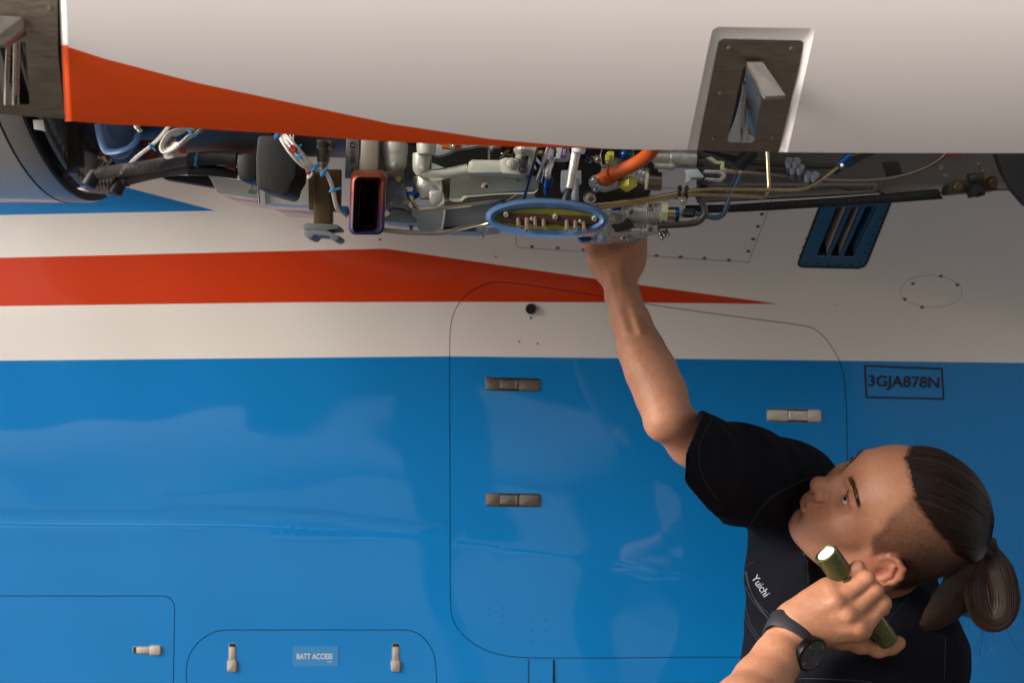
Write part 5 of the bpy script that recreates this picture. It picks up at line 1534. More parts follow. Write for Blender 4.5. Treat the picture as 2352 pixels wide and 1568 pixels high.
# nose
H.cap((.0870, 0, .026), (.1050, 0, -.006), .0075, .0105, .012)
H.ell((.1080, 0, -.0105), (.0120, .0120, .0110), .008)
for s in (1, -1):
    H.ell((.0975, s * .0135, -.0140), (.0115, .0082, .0095), .004)
H.cap((.106, 0, -.019), (.095, 0, -.025), .0055, .006, .006)
for s in (1, -1):
    H.ell((.101, s * .0062, -.0222), (.0062, .0034, .0040), .002, 's')
    H.chain([(.0955, s * .0225, -.008), (.0945, s * .0225, -.016), (.0960, s * .0200, -.0225)], [.0016, .0020, .0014], .005, 's')
    # nasolabial fold, cheek hollow
    # orbit, lids, opening
    H.ell((.097, s * .031, .0235), (.019, .019, .0120), .014, 's')
    H.ell((.0770, s * .031, .0230), (.0140, .0140, .0140), .004)
    H.cap((.0885, s * .0150, .031), (.0825, s * .044, .031), .0030, .0034, .005)
    H.ell((.0935, s * .0315, .0222), (.0125, .0130, .0045), .0012, 's')
# mouth
H.chain([(.0885, .0245, -.0415), (.0975, .010, -.0365), (.1005, 0, -.0375), (.0975, -.010, -.0365), (.0885, -.0245, -.0415)], [.0030, .0062, .0060, .0062, .0030], .004)
H.chain([(.0885, .0230, -.0435), (.0968, .010, -.0478), (.0982, 0, -.0483), (.0968, -.010, -.0478), (.0885, -.0230, -.0435)], [.0030, .0074, .0078, .0074, .0030], .004)
H.chain([(.0885, .026, -.0440), (.1030, .010, -.0424), (.1065, 0, -.0428), (.1030, -.010, -.0424), (.0885, -.026, -.0440)], [.0012, .0014, .0014, .0014, .0012], .0025, 's')
H.cap((.0955, .010, -.0590), (.0955, -.010, -.0590), .0046, .0050, .012, 's')
# ears
EM = np.array([[math.cos(.38), math.sin(.38), 0], [-math.sin(.38), math.cos(.38), 0], [0, 0, 1]])   # rows: backwards flare
def ear(s):
    def q(x, z, o=0.0):                       # ear plane -> head
        return (.006 + x * .80, s * (.0705 - x * .38 + o), z * .86 - .006)
    H.ell(q(-.015, .005, .003), (.0165, .0050, .027), .006, M=np.array([[.92, s * .40, 0], [-s * .40, .92, 0], [0, 0, 1]]))
    H.ell(q(-.012, -.002, .0090), (.0085, .0034, .0115), .003, 's', M=np.array([[.92, s * .40, 0], [-s * .40, .92, 0], [0, 0, 1]]))
    H.ell(q(-.021, .020, .0080), (.0040, .0034, .0095), .003, 's')
    hel = [(.003, .004), (.005, .018), (-.001, .031), (-.013, .037), (-.026, .033), (-.034, .020), (-.034, .004), (-.028, -.011), (-.018, -.023)]
    H.chain([q(x, z, .006) for x, z in hel], [.0034, .0036, .0038, .0038, .0040, .0040, .0038, .0036, .0040], .003)
    H.ell(q(-.009, -.027, .004), (.0080, .0050, .0085), .005)
    H.chain([q(x, z, .0065) for x, z in [(-.016, .024), (-.0235, .010), (-.022, -.006), (-.014, -.016), (-.004, -.016)]], [.0030, .0036, .0034, .0036, .0032], .003)
    H.ell(q(.003, -.003, .005), (.0045, .0040, .0060), .003)
ear(1); ear(-1)
for s in (1, -1): H.ell((.006, s * .062, -.014), (.020, .0150, .026), .012)
# neck
nb = np.array(neck_base)
H.chain([(-.026, 0, -.015), tuple(np.array((-.03, 0, -.06)) * .5 + nb * .5), tuple(nb)], [.052, .055, .062], .03)
H.cap((-.028, .060, -.012), tuple(nb + np.array([.045, .020, 0])), .013, .012, .02)
H.cap((-.028, -.060, -.012), tuple(nb + np.array([.045, -.020, 0])), .013, .012, .02)
hv, hf = polygonise(H, (-.150, -.125, -.215), (.140, .125, .150), .0018)

bvh_head = BVHTree.FromPolygons([tuple(p) for p in hv], [tuple(q) for q in hf])
z6 = zoomer(1800, 1080, .39979)
def seen_on_head(pts):
    # where features seen in the photograph lie on the head, in head metres
    out = []
    o = Vector(w2h((0, 0, CH)))
    for q in pts:
        t = Vector(w2h(W(*z6(*q), HY)))
        r = bvh_head.ray_cast(o, (t - o).normalized())
        if r[0] is not None: out.append(tuple(r[0]))
    return out
# ---- skin colour by place: lips, beard shadow, clipped hair, blood in ears and nose
SKIN = np.array([0.54, 0.250, 0.146])
def seg_d(P, pts):
    d = np.full(len(P), 9.)
    for a, b in zip(pts[:-1], pts[1:]):
        a = np.array(a, float); b = np.array(b, float); ab = b - a
        t = np.clip((P - a) @ ab / (ab @ ab), 0, 1)
        d = np.minimum(d, np.linalg.norm(P - a - t[:, None] * ab, axis=1))
    return d
slick_px = seen_on_head([(1160, 175), (1185, 290), (1215, 395), (1240, 460), (1330, 590), (1420, 685), (1475, 750)])
slick_L = [(max(slick_px[0][0], .06) + .004, 0, slick_px[0][2] + .006)] + slick_px
lx, ly, lz = slick_L[-1]
slick_L = np.array(slick_L + [(lx * .5 - .048, ly * .75, lz * .55 + .026), (-.098, ly * .30, .050), (-.104, 0, .046)])
print('SLICK', np.round(slick_L, 3).tolist())
stub_px = np.array(seen_on_head([(1075, 460), (1010, 540), (960, 620), (930, 690), (930, 735)]))
print('STUB', np.round(stub_px, 3).tolist())
def head_colour(V):
    C = np.tile(SKIN, (len(V), 1))
    x, y, z = V[:, 0], np.abs(V[:, 1]), V[:, 2]
    def mixc(m, c): C[:] = C * (1 - m[:, None]) + np.array(c) * m[:, None]
    n = vnoise(V, 90, 1)
    mixc(np.clip(.20 + .16 * n, 0, 1), (.40, .150, .080))
    mixc(.45 * np.exp(-((x - .113) ** 2 + y ** 2 + (z + .012) ** 2) / .018 ** 2), (.46, .135, .085))
    mixc(.35 * np.exp(-((x - .062) ** 2 + (y - .045) ** 2 + (z + .012) ** 2) / .026 ** 2), (.46, .155, .09))
    mixc(.35 * sstep(.068, .074, y) * (x < .025) * (x > -.035) * (z < .038) * (z > -.045), (.50, .13, .085))
    lip = np.minimum(seg_d(V, [(.0885, .0245, -.0415), (.0975, .010, -.0365), (.1005, 0, -.0375), (.0975, -.010, -.0365), (.0885, -.0245, -.0415)]) - .0058,
                     seg_d(V, [(.0885, .0230, -.0435), (.0968, .010, -.0478), (.0982, 0, -.0483), (.0968, -.010, -.0478), (.0885, -.0230, -.0435)]) - .0074)
    mixc(.85 * sstep(.0012, -.0008, lip), (.42, .10, .085))
    # beard shadow on lip, chin and jaw
    b = sstep(-.012, -.040, z) * sstep(-.02, .03, x) * (lip > .001)
    mixc(.22 * np.clip(b, 0, 1), (.20, .105, .075))
    # under the eyes
    mixc(.30 * np.exp(-((x - .088) ** 2 + (y - .032) ** 2 + (z - .012) ** 2) / .010 ** 2), (.24, .10, .07))
    mixc(.55 * np.exp(-((x - .088) ** 2 / .02 ** 2 + (y - .031) ** 2 / .016 ** 2 + (z - .0235) ** 2 / .0065 ** 2)), (.20, .075, .05))
    # clipped sides: front limit runs from the temple down to the sideburn
    o_ = np.argsort(stub_px[:, 2]); fr = np.interp(z, np.r_[-.045, stub_px[o_, 2], stub_px[o_[-1], 2] + .03], np.r_[stub_px[o_[0], 0] - .02, stub_px[o_, 0], stub_px[o_[-1], 0] - .006])
    low = np.interp(x, [-.11, -.06, -.028, -.016, .004, .016, .022, .03], [-.045, -.042, -.03, .012, .026, .010, -.014, -.014])
    m = sstep(-.004, .010, fr - x + .003 * n) * sstep(-.006, .010, z - low + .004 * n) * 1.0
    ear_m = sstep(1.10, 1.15, np.sqrt(((x + .01) / .099) ** 2 + (y / .075) ** 2 + ((z - .036) / .094) ** 2)) * (x < .024) * (x > -.045) * (z < .034) * (z > -.05)
    m = m * (1 - ear_m)
    deep = np.clip(.64 + .36 * sstep(.03, -.05, x) + .12 * sstep(.05, .0, z), 0, .95)
    deep = deep * (1 - .35 * sstep(.045, .095, z))
    global STUB
    STUB = m * deep
    mixc(np.clip(m * deep, 0, 1), (.045, .022, .013))
    for mx, my, mz, r in [(.062, .057, -.018, .0022), (.052, .060, -.026, .0016), (.075, .044, -.030, .0015), (.045, .058, -.045, .002), (.070, .036, -.06, .0018), (.06, .052, -.07, .0015), (.034, .064, -.05, .0016)]:
        mixc(.6 * np.exp(-((x - mx) ** 2 + (V[:, 1] - my) ** 2 + (z - mz) ** 2) / (r * 1.3) ** 2), (.16, .06, .04))
    return C
hc = head_colour(hv)
head_part = (h2w(hv), hf, hc)

def flesh_colour(V, red=0.0, seed=5):
    C = np.tile(SKIN, (len(V), 1))
    n = vnoise(V, 70, seed)[:, None]; n2 = vnoise(V, 260, seed + 1)[:, None]
    C = C * (1 + .07 * n + .05 * n2)
    C[:, 1:] *= (1 - red)
    return C

# ---- raised right arm and hand (world metres)
A = Field()
def wp(x, y, Y): return tuple(W(x, y, Y))
sh = wp(1800, 1115, 1.92)
elb = wp(1537, 962, 1.73)
A.chain([sh, wp(1650, 1050, 1.80), wp(1592, 1012, 1.765), elb], [.045, .034, .0315, .0275], .01)
fore = [(1531, 957, 1.73, .0275), (1518, 905, 1.745, .0302), (1494, 850, 1.755, .0298), (1471, 800, 1.77, .0270), (1449, 740, 1.785, .0230), (1430, 680, 1.80, .0202), (1418, 630, 1.815, .0186), (1417, 610, 1.82, .0190)]
A.chain([wp(*f[:3]) for f in fore], [f[3] for f in fore], .012)
A.ell(wp(1513, 978, 1.722), (.012, .013, .013), .012)                       # point of the elbow
for a, c, r in (((1408, 640, 1.795), (1440, 760, 1.755), .0042), ((1424, 610, 1.797), (1436, 700, 1.772), .0042), ((1432, 640, 1.795), (1470, 760, 1.745), .003)):
    A.cap(wp(*a), wp(*c), r, r * .8, .008)                                  # tendons
# back of the hand, bent back at the wrist, palm up against the unit
A.ell(wp(1386, 590, 1.815), (.018, .020, .026), .02)                        # heel of the thumb
A.ell(wp(1448, 585, 1.82), (.018, .020, .030), .02)
A.ell(wp(1416, 580, 1.825), (.032, .022, .030), .02)
pal = [(1385, 553), (1408, 545), (1435, 545), (1462, 552)]
for i, (x, y) in enumerate(pal):
    A.cap(wp(1400 + i * 12, 600, 1.82), wp(x, y, 1.835), .015, .013, .012)
    f = [wp(x, y, 1.835), wp(x - 2, y - 48, 1.845), wp(x - 4, y - 80, 1.825), wp(x - 6, y - 96, 1.80)]
    A.chain(f, [.0105, .0092, .0085, .0072], .006)
A.chain([wp(1378, 590, 1.81), wp(1360, 556, 1.79), wp(1372, 520, 1.775), wp(1392, 500, 1.765)], [.014, .0115, .0100, .008], .008)
v, f = polygonise(A, (-.05 + W(1340, 0, 1.7).x, 1.64, W(0, 1140, 1.9).z), (W(1860, 0, 1.9).x, 2.0, W(0, 420, 1.85).z), .0024)
C = flesh_colour(v, 0, 5)
dk = np.exp(-((v - np.array(wp(1412, 572, 1.80))) ** 2).sum(1) / .02 ** 2)[:, None]
rarm_part = (v, f, C)

# ---- left forearm and the hand round the flashlight
zM = zoomer(1880, 1340, 1 / 4.271)
def hp(x, y, Y): return tuple(W(*zM(x, y), Y))
HB = 1.665                                    # distance of the back of the hand
L = Field()
L.chain([hp(-90, 1900, 1.60), hp(100, 1567, 1.640), hp(270, 1300, 1.662), hp(390, 1090, 1.680), hp(475, 960, 1.686)], [.038, .0315, .0268, .0232, .0220], .012)
L.ell(hp(395, 915, 1.682), (.014, .016, .015), .018)                         # ulna knob beside the strap
L.ell(hp(575, 1000, 1.688), (.016, .015, .014), .02)
mcp = {'i': (1165, 985, HB - .006), 'm': (1025, 850, HB - .010), 'r': (905, 705, HB - .008), 'p': (835, 575, HB + .005)}
pip = {'i': (1395, 715, HB + .008), 'm': (1310, 580, HB + .004), 'r': (1225, 452, HB + .004), 'p': (1130, 335, HB + .010)}
rad = {'i': (.0125, .0100, .0088, .0075), 'm': (.0125, .0102, .0090, .0078), 'r': (.0122, .0098, .0086, .0074), 'p': (.0096, .0086, .0078, .0068)}
wr = (500, 950, HB + .010)
for k in 'imrp':
    m_, p_ = mcp[k], pip[k]
    st = {'i': (560, 1010), 'm': (520, 960), 'r': (500, 915), 'p': (480, 880)}[k]
    L.cap(hp(st[0], st[1], HB + .012), hp(m_[0] - 20, m_[1], m_[2] + .010), .0165, .0155, .018)
    L.cap(hp(m_[0], m_[1], m_[2] + .004), hp(p_[0], p_[1], p_[2]), rad[k][0] * .93, rad[k][1] * .95, .0024)
    # knuckle
    L.ell(hp(m_[0] + 5, m_[1] - 2, m_[2] - .001), (.0092, .0095, .0092), .006)
    # middle and end bones fold behind the flashlight
    d1 = (p_[0] - 10, p_[1] + 55, p_[2] + .024); d2 = (p_[0] - 110, p_[1] + 110, p_[2] + .036)
    L.chain([hp(*p_), hp(*d1), hp(*d2)], rad[k][1:], .004)
L.ell(hp(760, 830, HB + .014), (.028, .016, .026), .02)                     # palm mass
L.ell(hp(700, 1000, HB + .026), (.022, .016, .014), .016)                   # ball of the thumb
L.chain([hp(640, 1010, HB + .022), hp(950, 1085, HB + .034), hp(1150, 1140, HB + .044), hp(1350, 1195, HB + .056), hp(1480, 1170, HB + .064), hp(1565, 1135, HB + .062)], [.0150, .0125, .0112, .0100, .0095, .0085], .008)
# tendons and veins on the back of the hand
for a, c in (((560, 900), (880, 690)), ((590, 930), (1000, 840)), ((620, 985), (1130, 980))):
    L.cap(hp(*a, HB + .000), hp(*c, HB - .012), .0035, .0035, .010)
for pts in ([(640, 800), (760, 770), (880, 800), (960, 870)], [(600, 860), (720, 860), (850, 900), (930, 960)], [(760, 770), (840, 700)]):
    L.chain([hp(x, y, HB - .0050) for x, y in pts], [.0022] * len(pts), .006)
for a, c in (((1060, 690), (930, 560)), ((1180, 800), (1070, 690)), ((1060, 560), (920, 555))):
    pass
L.chain([hp(-90, 1900, 1.60), hp(-50, 1990, 1.61), wp(1845, 1715, 1.695), wp(1950, 1640, 1.750)], [.038, .038, .042, .044], .02)
lo = np.array(hp(-420, 2480, 1.55)); hi = np.array(hp(1720, 200, 1.74))
v, f = polygonise(L, (lo[0], 1.53, lo[2]), (hi[0], 1.80, hi[2]), .0018)
C = flesh_colour(v, 0, 9)
for k in 'imrp':
    for q in (mcp[k], pip[k]):
        m = .40 * np.exp(-((v - np.array(hp(*q))) ** 2).sum(1) / .012 ** 2)[:, None]
        C = C * (1 - m) + np.array((.47, .165, .105)) * m
# nail of the thumb is a slightly paler patch on its outer side
larm_part = (v, f, C)

# ---- trunk and legs under the clothes (coarse)
B = Field()
hipx = W(1955, 0, 1.85).x
B.chain([wp(1985, 1420, 1.94), wp(1960, 1560, 1.93), (hipx - .01, 1.88, 1.02), (hipx, 1.88, .95)], [.06, .105, .105, .12], .05)
for s in (-1, 1):
    B.chain([(hipx + s * .03, 1.88 - s * .085, .92), (hipx - .03 + s * .02, 1.87 - s * .10, .50), (hipx + .02, 1.88 - s * .11, .09)], [.082, .055, .038], .02)
    B.cap((hipx + .03, 1.88 - s * .11, .045), (hipx - .14, 1.87 - s * .13, .03), .032, .026, .02)
v, f = polygonise(B, (hipx - .35, 1.55, -.02), (hipx + .30, 2.2, 1.52), .012)
body = fmesh('body', [head_part, rarm_part, larm_part, (v, f, flesh_colour(v))], pmat('skin', tuple(SKIN), 0.46, sss=0.12, bump=0.22, bscale=260, spec=0.45, attr='skin', var=0.14, vscale=150, rvar=0.08), person)

# ---- fine hair on the forearms
ah = MB()
for (pv, pf, _), n_, axis_ in ((rarm_part, 500, Vector(wp(1531, 955, 1.73)) - Vector(wp(1416, 610, 1.82))), (larm_part, 420, Vector(hp(475, 960, 1.686)) - Vector(hp(100, 1567, 1.64)))):
    bv = BVHTree.FromPolygons([tuple(p) for p in pv], [tuple(q) for q in pf])
    cand = np.flatnonzero((pv[:, 2] < W(0, 640, 1.8).z)) if n_ == 500 else np.flatnonzero(pv[:, 2] < W(0, 1480, 1.65).z)
    for i in np.random.default_rng(n_).choice(cand, n_):
        p = Vector(pv[i]); h = bv.find_nearest(p)
        nn = h[1]
        d = (axis_.normalized() * (-.8 if n_ == 500 else .8) + nn * .35 + Vector((rw.uniform(-.5, .5), rw.uniform(-.5, .5), rw.uniform(-.5, .5)))).normalized()
        l_ = rw.uniform(.004, .009)
        ah.tube([p, p + d * l_ * .5, p + d * l_ - nn * .001], [.00007, .00006, .00002], 3, caps=False)
M_armhair = pmat('arm_hair', (0.05, 0.025, 0.014), 0.5)
aho = ah.build('arm_hair', M_armhair, person); aho['kind'] = 'stuff'
# ---- eyes
def eye(s):
    c = h2w((.0773, s * .031, .0230))
    gaze = HM @ np.array((.97, .10, .22)); gaze = Vector(gaze).normalized()
    b = MB()
    R = .0122 * HS
    prof = [(-R, .0003)] + [(-R * math.cos(t), R * math.sin(t)) for t in np.linspace(.2, math.pi - .46, 14)]
    b.lathe(c, gaze, prof, 24, 0, caps=False)
    a0 = math.pi - .46
    b.lathe(c, gaze, [(-R * math.cos(a0), R * math.sin(a0)), (R * .955, R * .20)], 24, 1, caps=False)
    b.lathe(c, gaze, [(R * .955, R * .20), (R * .95, R * .001)], 24, 2, caps=False)
    return b.build('eye', [MATS['eye_white'], MATS['iris'], MATS['pupil']], person)
pmat('eye_white', (0.42, 0.37, 0.33), 0.12, var=.08, vscale=200); pmat('iris', (0.035, 0.018, 0.008), 0.1, coat=1.0); pmat('pupil', (.004, .004, .004), .08, coat=1.0)
eye(1); eye(-1)

# ---- brows and lashes: short hairs
M_hair = pmat('dark_hair', (0.020, 0.0105, 0.0065), 0.45, var=0.5, vscale=90, spec=0.35)
M_hair2 = pmat('brown_hair', (0.060, 0.027, 0.013), 0.45, var=0.5, vscale=60, spec=0.35)
def on_head(p, d):
    r = bvh_head.ray_cast(Vector(p), Vector(d))
    return r[0], r[1]
b = MB()
for s in (1, -1):
    for i in range(230):
        t = rw.random(); w_ = (rw.random() - .5)
        y = .011 + .040 * t
        z = .0395 + .0085 * math.sin(min(t * 1.25, 1) * 1.75) - .004 * t + w_ * (.0085 - .004 * t)
        h, nn = on_head((.14, s * y, z), (-1, 0, 0))
        if h is None: continue
        d = Vector((-.35 * t - .1, s * (.6 + .5 * t), .55 - .9 * t + rw.uniform(-.2, .2))).normalized()
        d = (d - nn * d.dot(nn)).normalized()
        L_h = rw.uniform(.006, .0095)
        pts = [h - nn * .0004, h + d * L_h * .5 + nn * .0007, h + d * L_h + nn * .0004]
        b.tube([Vector(h2w(p)) for p in pts], [.00019, .00018, .00005], 3, caps=False)
brow = b.build('eyebrows', M_hair2, person); brow['kind'] = 'stuff'
b = MB()
for s in (1, -1):
    for i in range(46):
        t = i / 45.0
        y = .0195 + .026 * t
        zz = .0228 + .0052 * math.sqrt(max(0, 1 - ((y - .0315) / .0145) ** 2))
        h = Vector((.0890 - .012 * ((y - .0315) / .0145) ** 2 - .0005, s * y, zz))
        d = Vector((.7, s * (t - .4) * .8, .55)).normalized()
        b.tube([Vector(h2w(p)) for p in (h, h + d * .0035, h + d * .0065 + Vector((0, 0, .0015)))], [.00022, .0002, .00006], 3, caps=False)
        if i % 2 == 0:
            h = Vector((.0880 - .012 * ((y - .0315) / .0145) ** 2, s * y, .0228 - .0050 * math.sqrt(max(0, 1 - ((y - .0315) / .0145) ** 2))))
            d = Vector((.75, s * (t - .4) * .6, -.5)).normalized()
            b.tube([Vector(h2w(p)) for p in (h, h + d * .002, h + d * .0038)], [.0002, .00018, .00006], 3, caps=False)
la = b.build('eyelashes', M_hair, person); la['kind'] = 'stuff'

# ---- clipped sides: short real hairs over the stubble
b = MB()
cand = np.flatnonzero(STUB > .25)
hq = np.random.default_rng(4).choice(cand, size=min(11000, len(cand)), replace=False)
for i in hq:
    p = Vector(hv[i]); nn = (p - Vector((-.01, 0, .03))).normalized()
    d = Vector((-.8, 0, -.45 if p.z > .02 else -.2)) + nn * .35 + Vector((rw.uniform(-.25, .25), rw.uniform(-.25, .25), rw.uniform(-.25, .25)))
    d = (d - nn * d.dot(nn) * .7).normalized()
    L_h = rw.uniform(.0022, .0042) * (1.0 + .8 * max(0, -p.x / .1))
    b.tube([Vector(h2w(q)) for q in (p - nn * .0003, p + d * L_h * .6, p + d * L_h)], [.00010, .00009, .00003], 3, caps=False)
clip_o = b.build('clipped_hair', M_hair2, person); clip_o['kind'] = 'stuff'

# ---- slicked-back hair: a cap combed to the tie, with strands on it
def mid_plane(x, y):
    # the point of the viewing ray that lies in the head's plane of symmetry
    o = np.array((0, 0, CH)); d = np.array(W(x, y, 1.0)) - o
    t = ((HO - o) @ HL) / (d @ HL)
    return o + d * t
TIE_W = mid_plane(2262, 1252)
tie_p = np.array(w2h(TIE_W))
print('TIE', tie_p, TIE_W)
tie_dir = tie_p - np.array((-.01, 0, .036)); 
bound = catmull([tuple(p) for p in slick_L] + [(p[0], -p[1], p[2]) for p in slick_L[-2:0:-1]], 14, True)
cc = Vector((-.010, 0, .036)); rr_ = Vector((.099, .075, .094))
def sk(p):                                   # direction on the unit skull
    q = Vector(p) - cc; return Vector((q.x / rr_.x, q.y / rr_.y, q.z / rr_.z)).normalized()
def hair_path(p0, n=14, lift=0.006, wob=0.0):
    a = sk(p0); e = sk(tie_p)
    ang = a.angle(e) if a.angle(e) > 1e-4 else 1e-4
    tdist = ((Vector(tie_p) - cc).length)
    out = []
    for i in range(n):
        t = i / (n - 1)
        d = (a * math.sin((1 - t) * ang) + e * math.sin(t * ang)) / math.sin(ang) if ang < 3.1 else a.lerp(e, t)
        d.normalize()
        q = Vector((d.x * rr_.x, d.y * rr_.y, d.z * rr_.z))
        # the head mesh decides how far out the scalp is
        h = bvh_head.ray_cast(cc, q.normalized())
        rad_ = max(q.length, 0) if h[0] is None else (h[0] - cc).length
        lf = lift * min(1, t * 5 + .12) + .003 * math.sin(math.pi * t)
        r0 = rad_ + lf
        if t > .72:
            w_ = (t - .72) / .28
            r0 = r0 * (1 - w_ ** 2) + (tdist - .004) * w_ ** 2
        out.append(cc + q.normalized() * r0)
    return out
nb_ = len(bound); npth = 20
rows = [hair_path(p + (Vector(tie_p) - p).normalized() * (.006 + rw.uniform(-.001, .001)), npth, .0048) for p in bound]
b = MB()
V = [Vector(h2w(p)) for r in rows for p in r]
b.add(V, [(i * npth + j, i * npth + j + 1, ((i + 1) % nb_) * npth + j + 1, ((i + 1) % nb_) * npth + j) for i in range(nb_) for j in range(npth - 1)])
hair = b.build('hair', M_hair, person)
sb = MB()
for i in range(3000):
    p = bound[rw.randrange(nb_)].lerp(bound[rw.randrange(nb_)], 0) if i < 1900 else None
    if p is None:
        # strands starting anywhere on the cap
        k = rw.randrange(nb_); j0 = rw.uniform(0, .6)
        path = rows[k]
        a_ = path[int(j0 * (npth - 1))]
    else:
        a_ = p
    a_ = a_ + Vector((rw.uniform(-.003, .003), rw.uniform(-.003, .003), rw.uniform(-.002, .002)))
    if i < 1900:
        away = (a_ - Vector(tie_p)); away.normalize(); a_ = a_ + away * (rw.uniform(0, 1) ** 2 * .014 - .006)
    P_ = hair_path(a_, 12, .0062 + rw.uniform(0, .0016))
    if i >= 1900: P_ = P_[1:]
    sb.tube([Vector(h2w(p)) for p in P_], [.00010, .00030, .00036, .0003], 3, 0 if rw.random() < .75 else 1, caps=False)
s_o = sb.build('hair_strands', [M_hair, M_hair2], hair); s_o['kind'] = 'stuff'
# flyaway hairs at the crown
sb = MB()
for i in range(16):
    p = bound[rw.randrange(nb_ // 5)]
    q = Vector(h2w(p)); d = Vector(HU) * rw.uniform(.01, .035) + Vector(HF) * rw.uniform(-.005, .012)
    sb.tube(catmull([q, q + d * .5 + Vector((0, 0, .004)), q + d + Vector((rw.uniform(-.01, .02), 0, -.002))], 4), .00013, 3, caps=False)
# ---- ponytail: tie, hanging tail and the looped bun
Yp = float(TIE_W[1]); T0 = W(2262, 1250, Yp)
tb = MB(); ax = Vector(HM @ np.array(tie_dir)).normalized()
tb.tube([T0 + (Vector(HF) * math.cos(t) + Vector(HL) * math.sin(t)) * .012 + ax * .004 for t in np.linspace(0, 2 * math.pi, 25)[:-1]], .0055, 10, closed=True)
pony_core = MB()
def lock(name_mb, guide, n, spread, r, mats_i, jit=.4, tip=1.0, taper=None):
    """a bundle of hairs round a guide line; spread = list of half-widths along it"""
    g = catmull(guide, 8)
    m = len(g)
    sp = np.interp(np.linspace(0, 1, m), np.linspace(0, 1, len(spread)), spread)
    T = [(g[min(i + 1, m - 1)] - g[max(i - 1, 0)]).normalized() for i in range(m)]
    for k in range(n):
        a = rw.uniform(0, 2 * math.pi); q = math.sqrt(rw.random())
        da = rw.uniform(-jit, jit); L_ = rw.uniform(.68 if tip < 1.05 and len(guide) < 7 else .9, 1.0)
        pts = []
        nn = None
        for i in range(m):
            if i / (m - 1) > L_: break
            ref = Vector((0, 1, 0))
            nn = (ref - T[i] * ref.dot(T[i])).normalized(); bb = T[i].cross(nn)
            an = a + da * i / m
            pts.append(g[i] + (nn * math.cos(an) * .75 + bb * math.sin(an)) * sp[i] * q * (1 + .025 * math.sin(i * .35 + k)))
        if len(pts) > 2:
            name_mb.tube(pts, [r * .8, r, r, r * .35], 3, mats_i if rw.random() < .7 else 1 - mats_i, caps=False)
core = MB()
def core_tube(guide, spread, s=.86):
    core.tube(catmull(guide, 8), [q * s for q in spread], 12, 0)
lockA = [W(2258, 1255, Yp), W(2236, 1300, Yp), W(2205, 1348, Yp + .01), W(2172, 1392, Yp + .01), W(2138, 1424, Yp + .005), W(2112, 1440, Yp + .0)]
lockB = [W(2268, 1258, Yp), W(2294, 1310, Yp - .01), W(2306, 1368, Yp - .015), W(2299, 1408, Yp - .018), W(2278, 1420, Yp - .016), W(2257, 1402, Yp - .012), W(2246, 1355, Yp - .006), W(2252, 1300, Yp), W(2263, 1262, Yp)]
lockC = [W(2262, 1258, Yp), W(2246, 1320, Yp + .012), W(2240, 1375, Yp + .016), W(2254, 1405, Yp + .018)]
spA = [.010, .018, .023, .022, .014, .004]; spB = [.010, .0175, .019, .017, .016, .0165, .0165, .013, .008]; spC = [.010, .024, .026, .016]
core_tube(lockB, spB, .72); core_tube(lockA[:-1], spA[:-1], .45); core_tube(lockC, spC, .7)
core.ball(W(2274, 1350, Yp + .010), (.021, .007, .042), 14)
core.tube([T0 - ax * .03, T0 + ax * .01], [.019, .012], 14, 0)
pony = core.build('ponytail', M_hair, person)
tb.build('hair_tie', M_black, pony)
lm = MB()
lock(lm, lockA, 1700, spA, .00021, 1, .5)
lock(lm, lockB, 1400, [q * 1.06 for q in spB], .00021, 1, .35, 1.0)
lock(lm, lockC, 800, [q * 1.08 for q in spC], .00022, 1, .3)
ls = lm.build('ponytail_strands', [M_hair, M_hair2], pony); ls['kind'] = 'stuff'
for i in range(22):
    x0 = rw.uniform(2200, 2310); y0 = rw.uniform(1380, 1430)
    sb.tube(catmull([W(x0, y0, Yp), W(x0 + rw.uniform(-14, 14), y0 + 40, Yp), W(x0 + rw.uniform(-30, 40), y0 + rw.uniform(60, 130), Yp)], 5), .00013, 3, caps=False)
for pts in ([(2310, 1400), (2312, 1440), (2330, 1480), (2360, 1520)], [(2322, 1340), (2340, 1390), (2365, 1430)], [(2215, 1400), (2210, 1440), (2225, 1500)]):
    sb.tube(catmull([W(x, y, Yp) for x, y in pts], 6), .0002, 3, caps=False)
fl = sb.build('flyaway_hairs', M_hair, hair); fl['kind'] = 'stuff'
# ------------------------------------------------------------------ clothes
M_shirt = pmat('black_twill', (0.0052, 0.0064, 0.0120), 0.85, bump=0.25, bscale=900, var=0.3, vscale=12, spec=0.12)
M_trous = pmat('dark_trousers', (0.010, 0.011, 0.016), 0.85, bump=0.2, bscale=900, spec=0.25)
S = Field()
S.chain([wp(1932, 1340, 1.965), wp(1945, 1600, 1.95), (hipx - .005, 1.90, 1.08), (hipx, 1.88, .97)], [.129, .130, .130, .140], .05)
S.chain([wp(1985, 1370, 1.99), wp(1870, 1195, 1.955), wp(1800, 1122, 1.915), wp(1712, 1098, 1.840), wp(1556, 1054, 1.722), wp(1440, 1022, 1.634)], [.07, .070, .063, .0590, .0625, .066], .03)
S.chain([wp(2000, 1430, 1.95), wp(2075, 1505, 1.86), wp(1960, 1630, 1.755), wp(1840, 1720, 1.70)], [.070, .074, .062, .058], .035)
S.chain([wp(2000, 1430, 1.97), wp(2045, 1520, 1.95)], [.06, .085], .04)
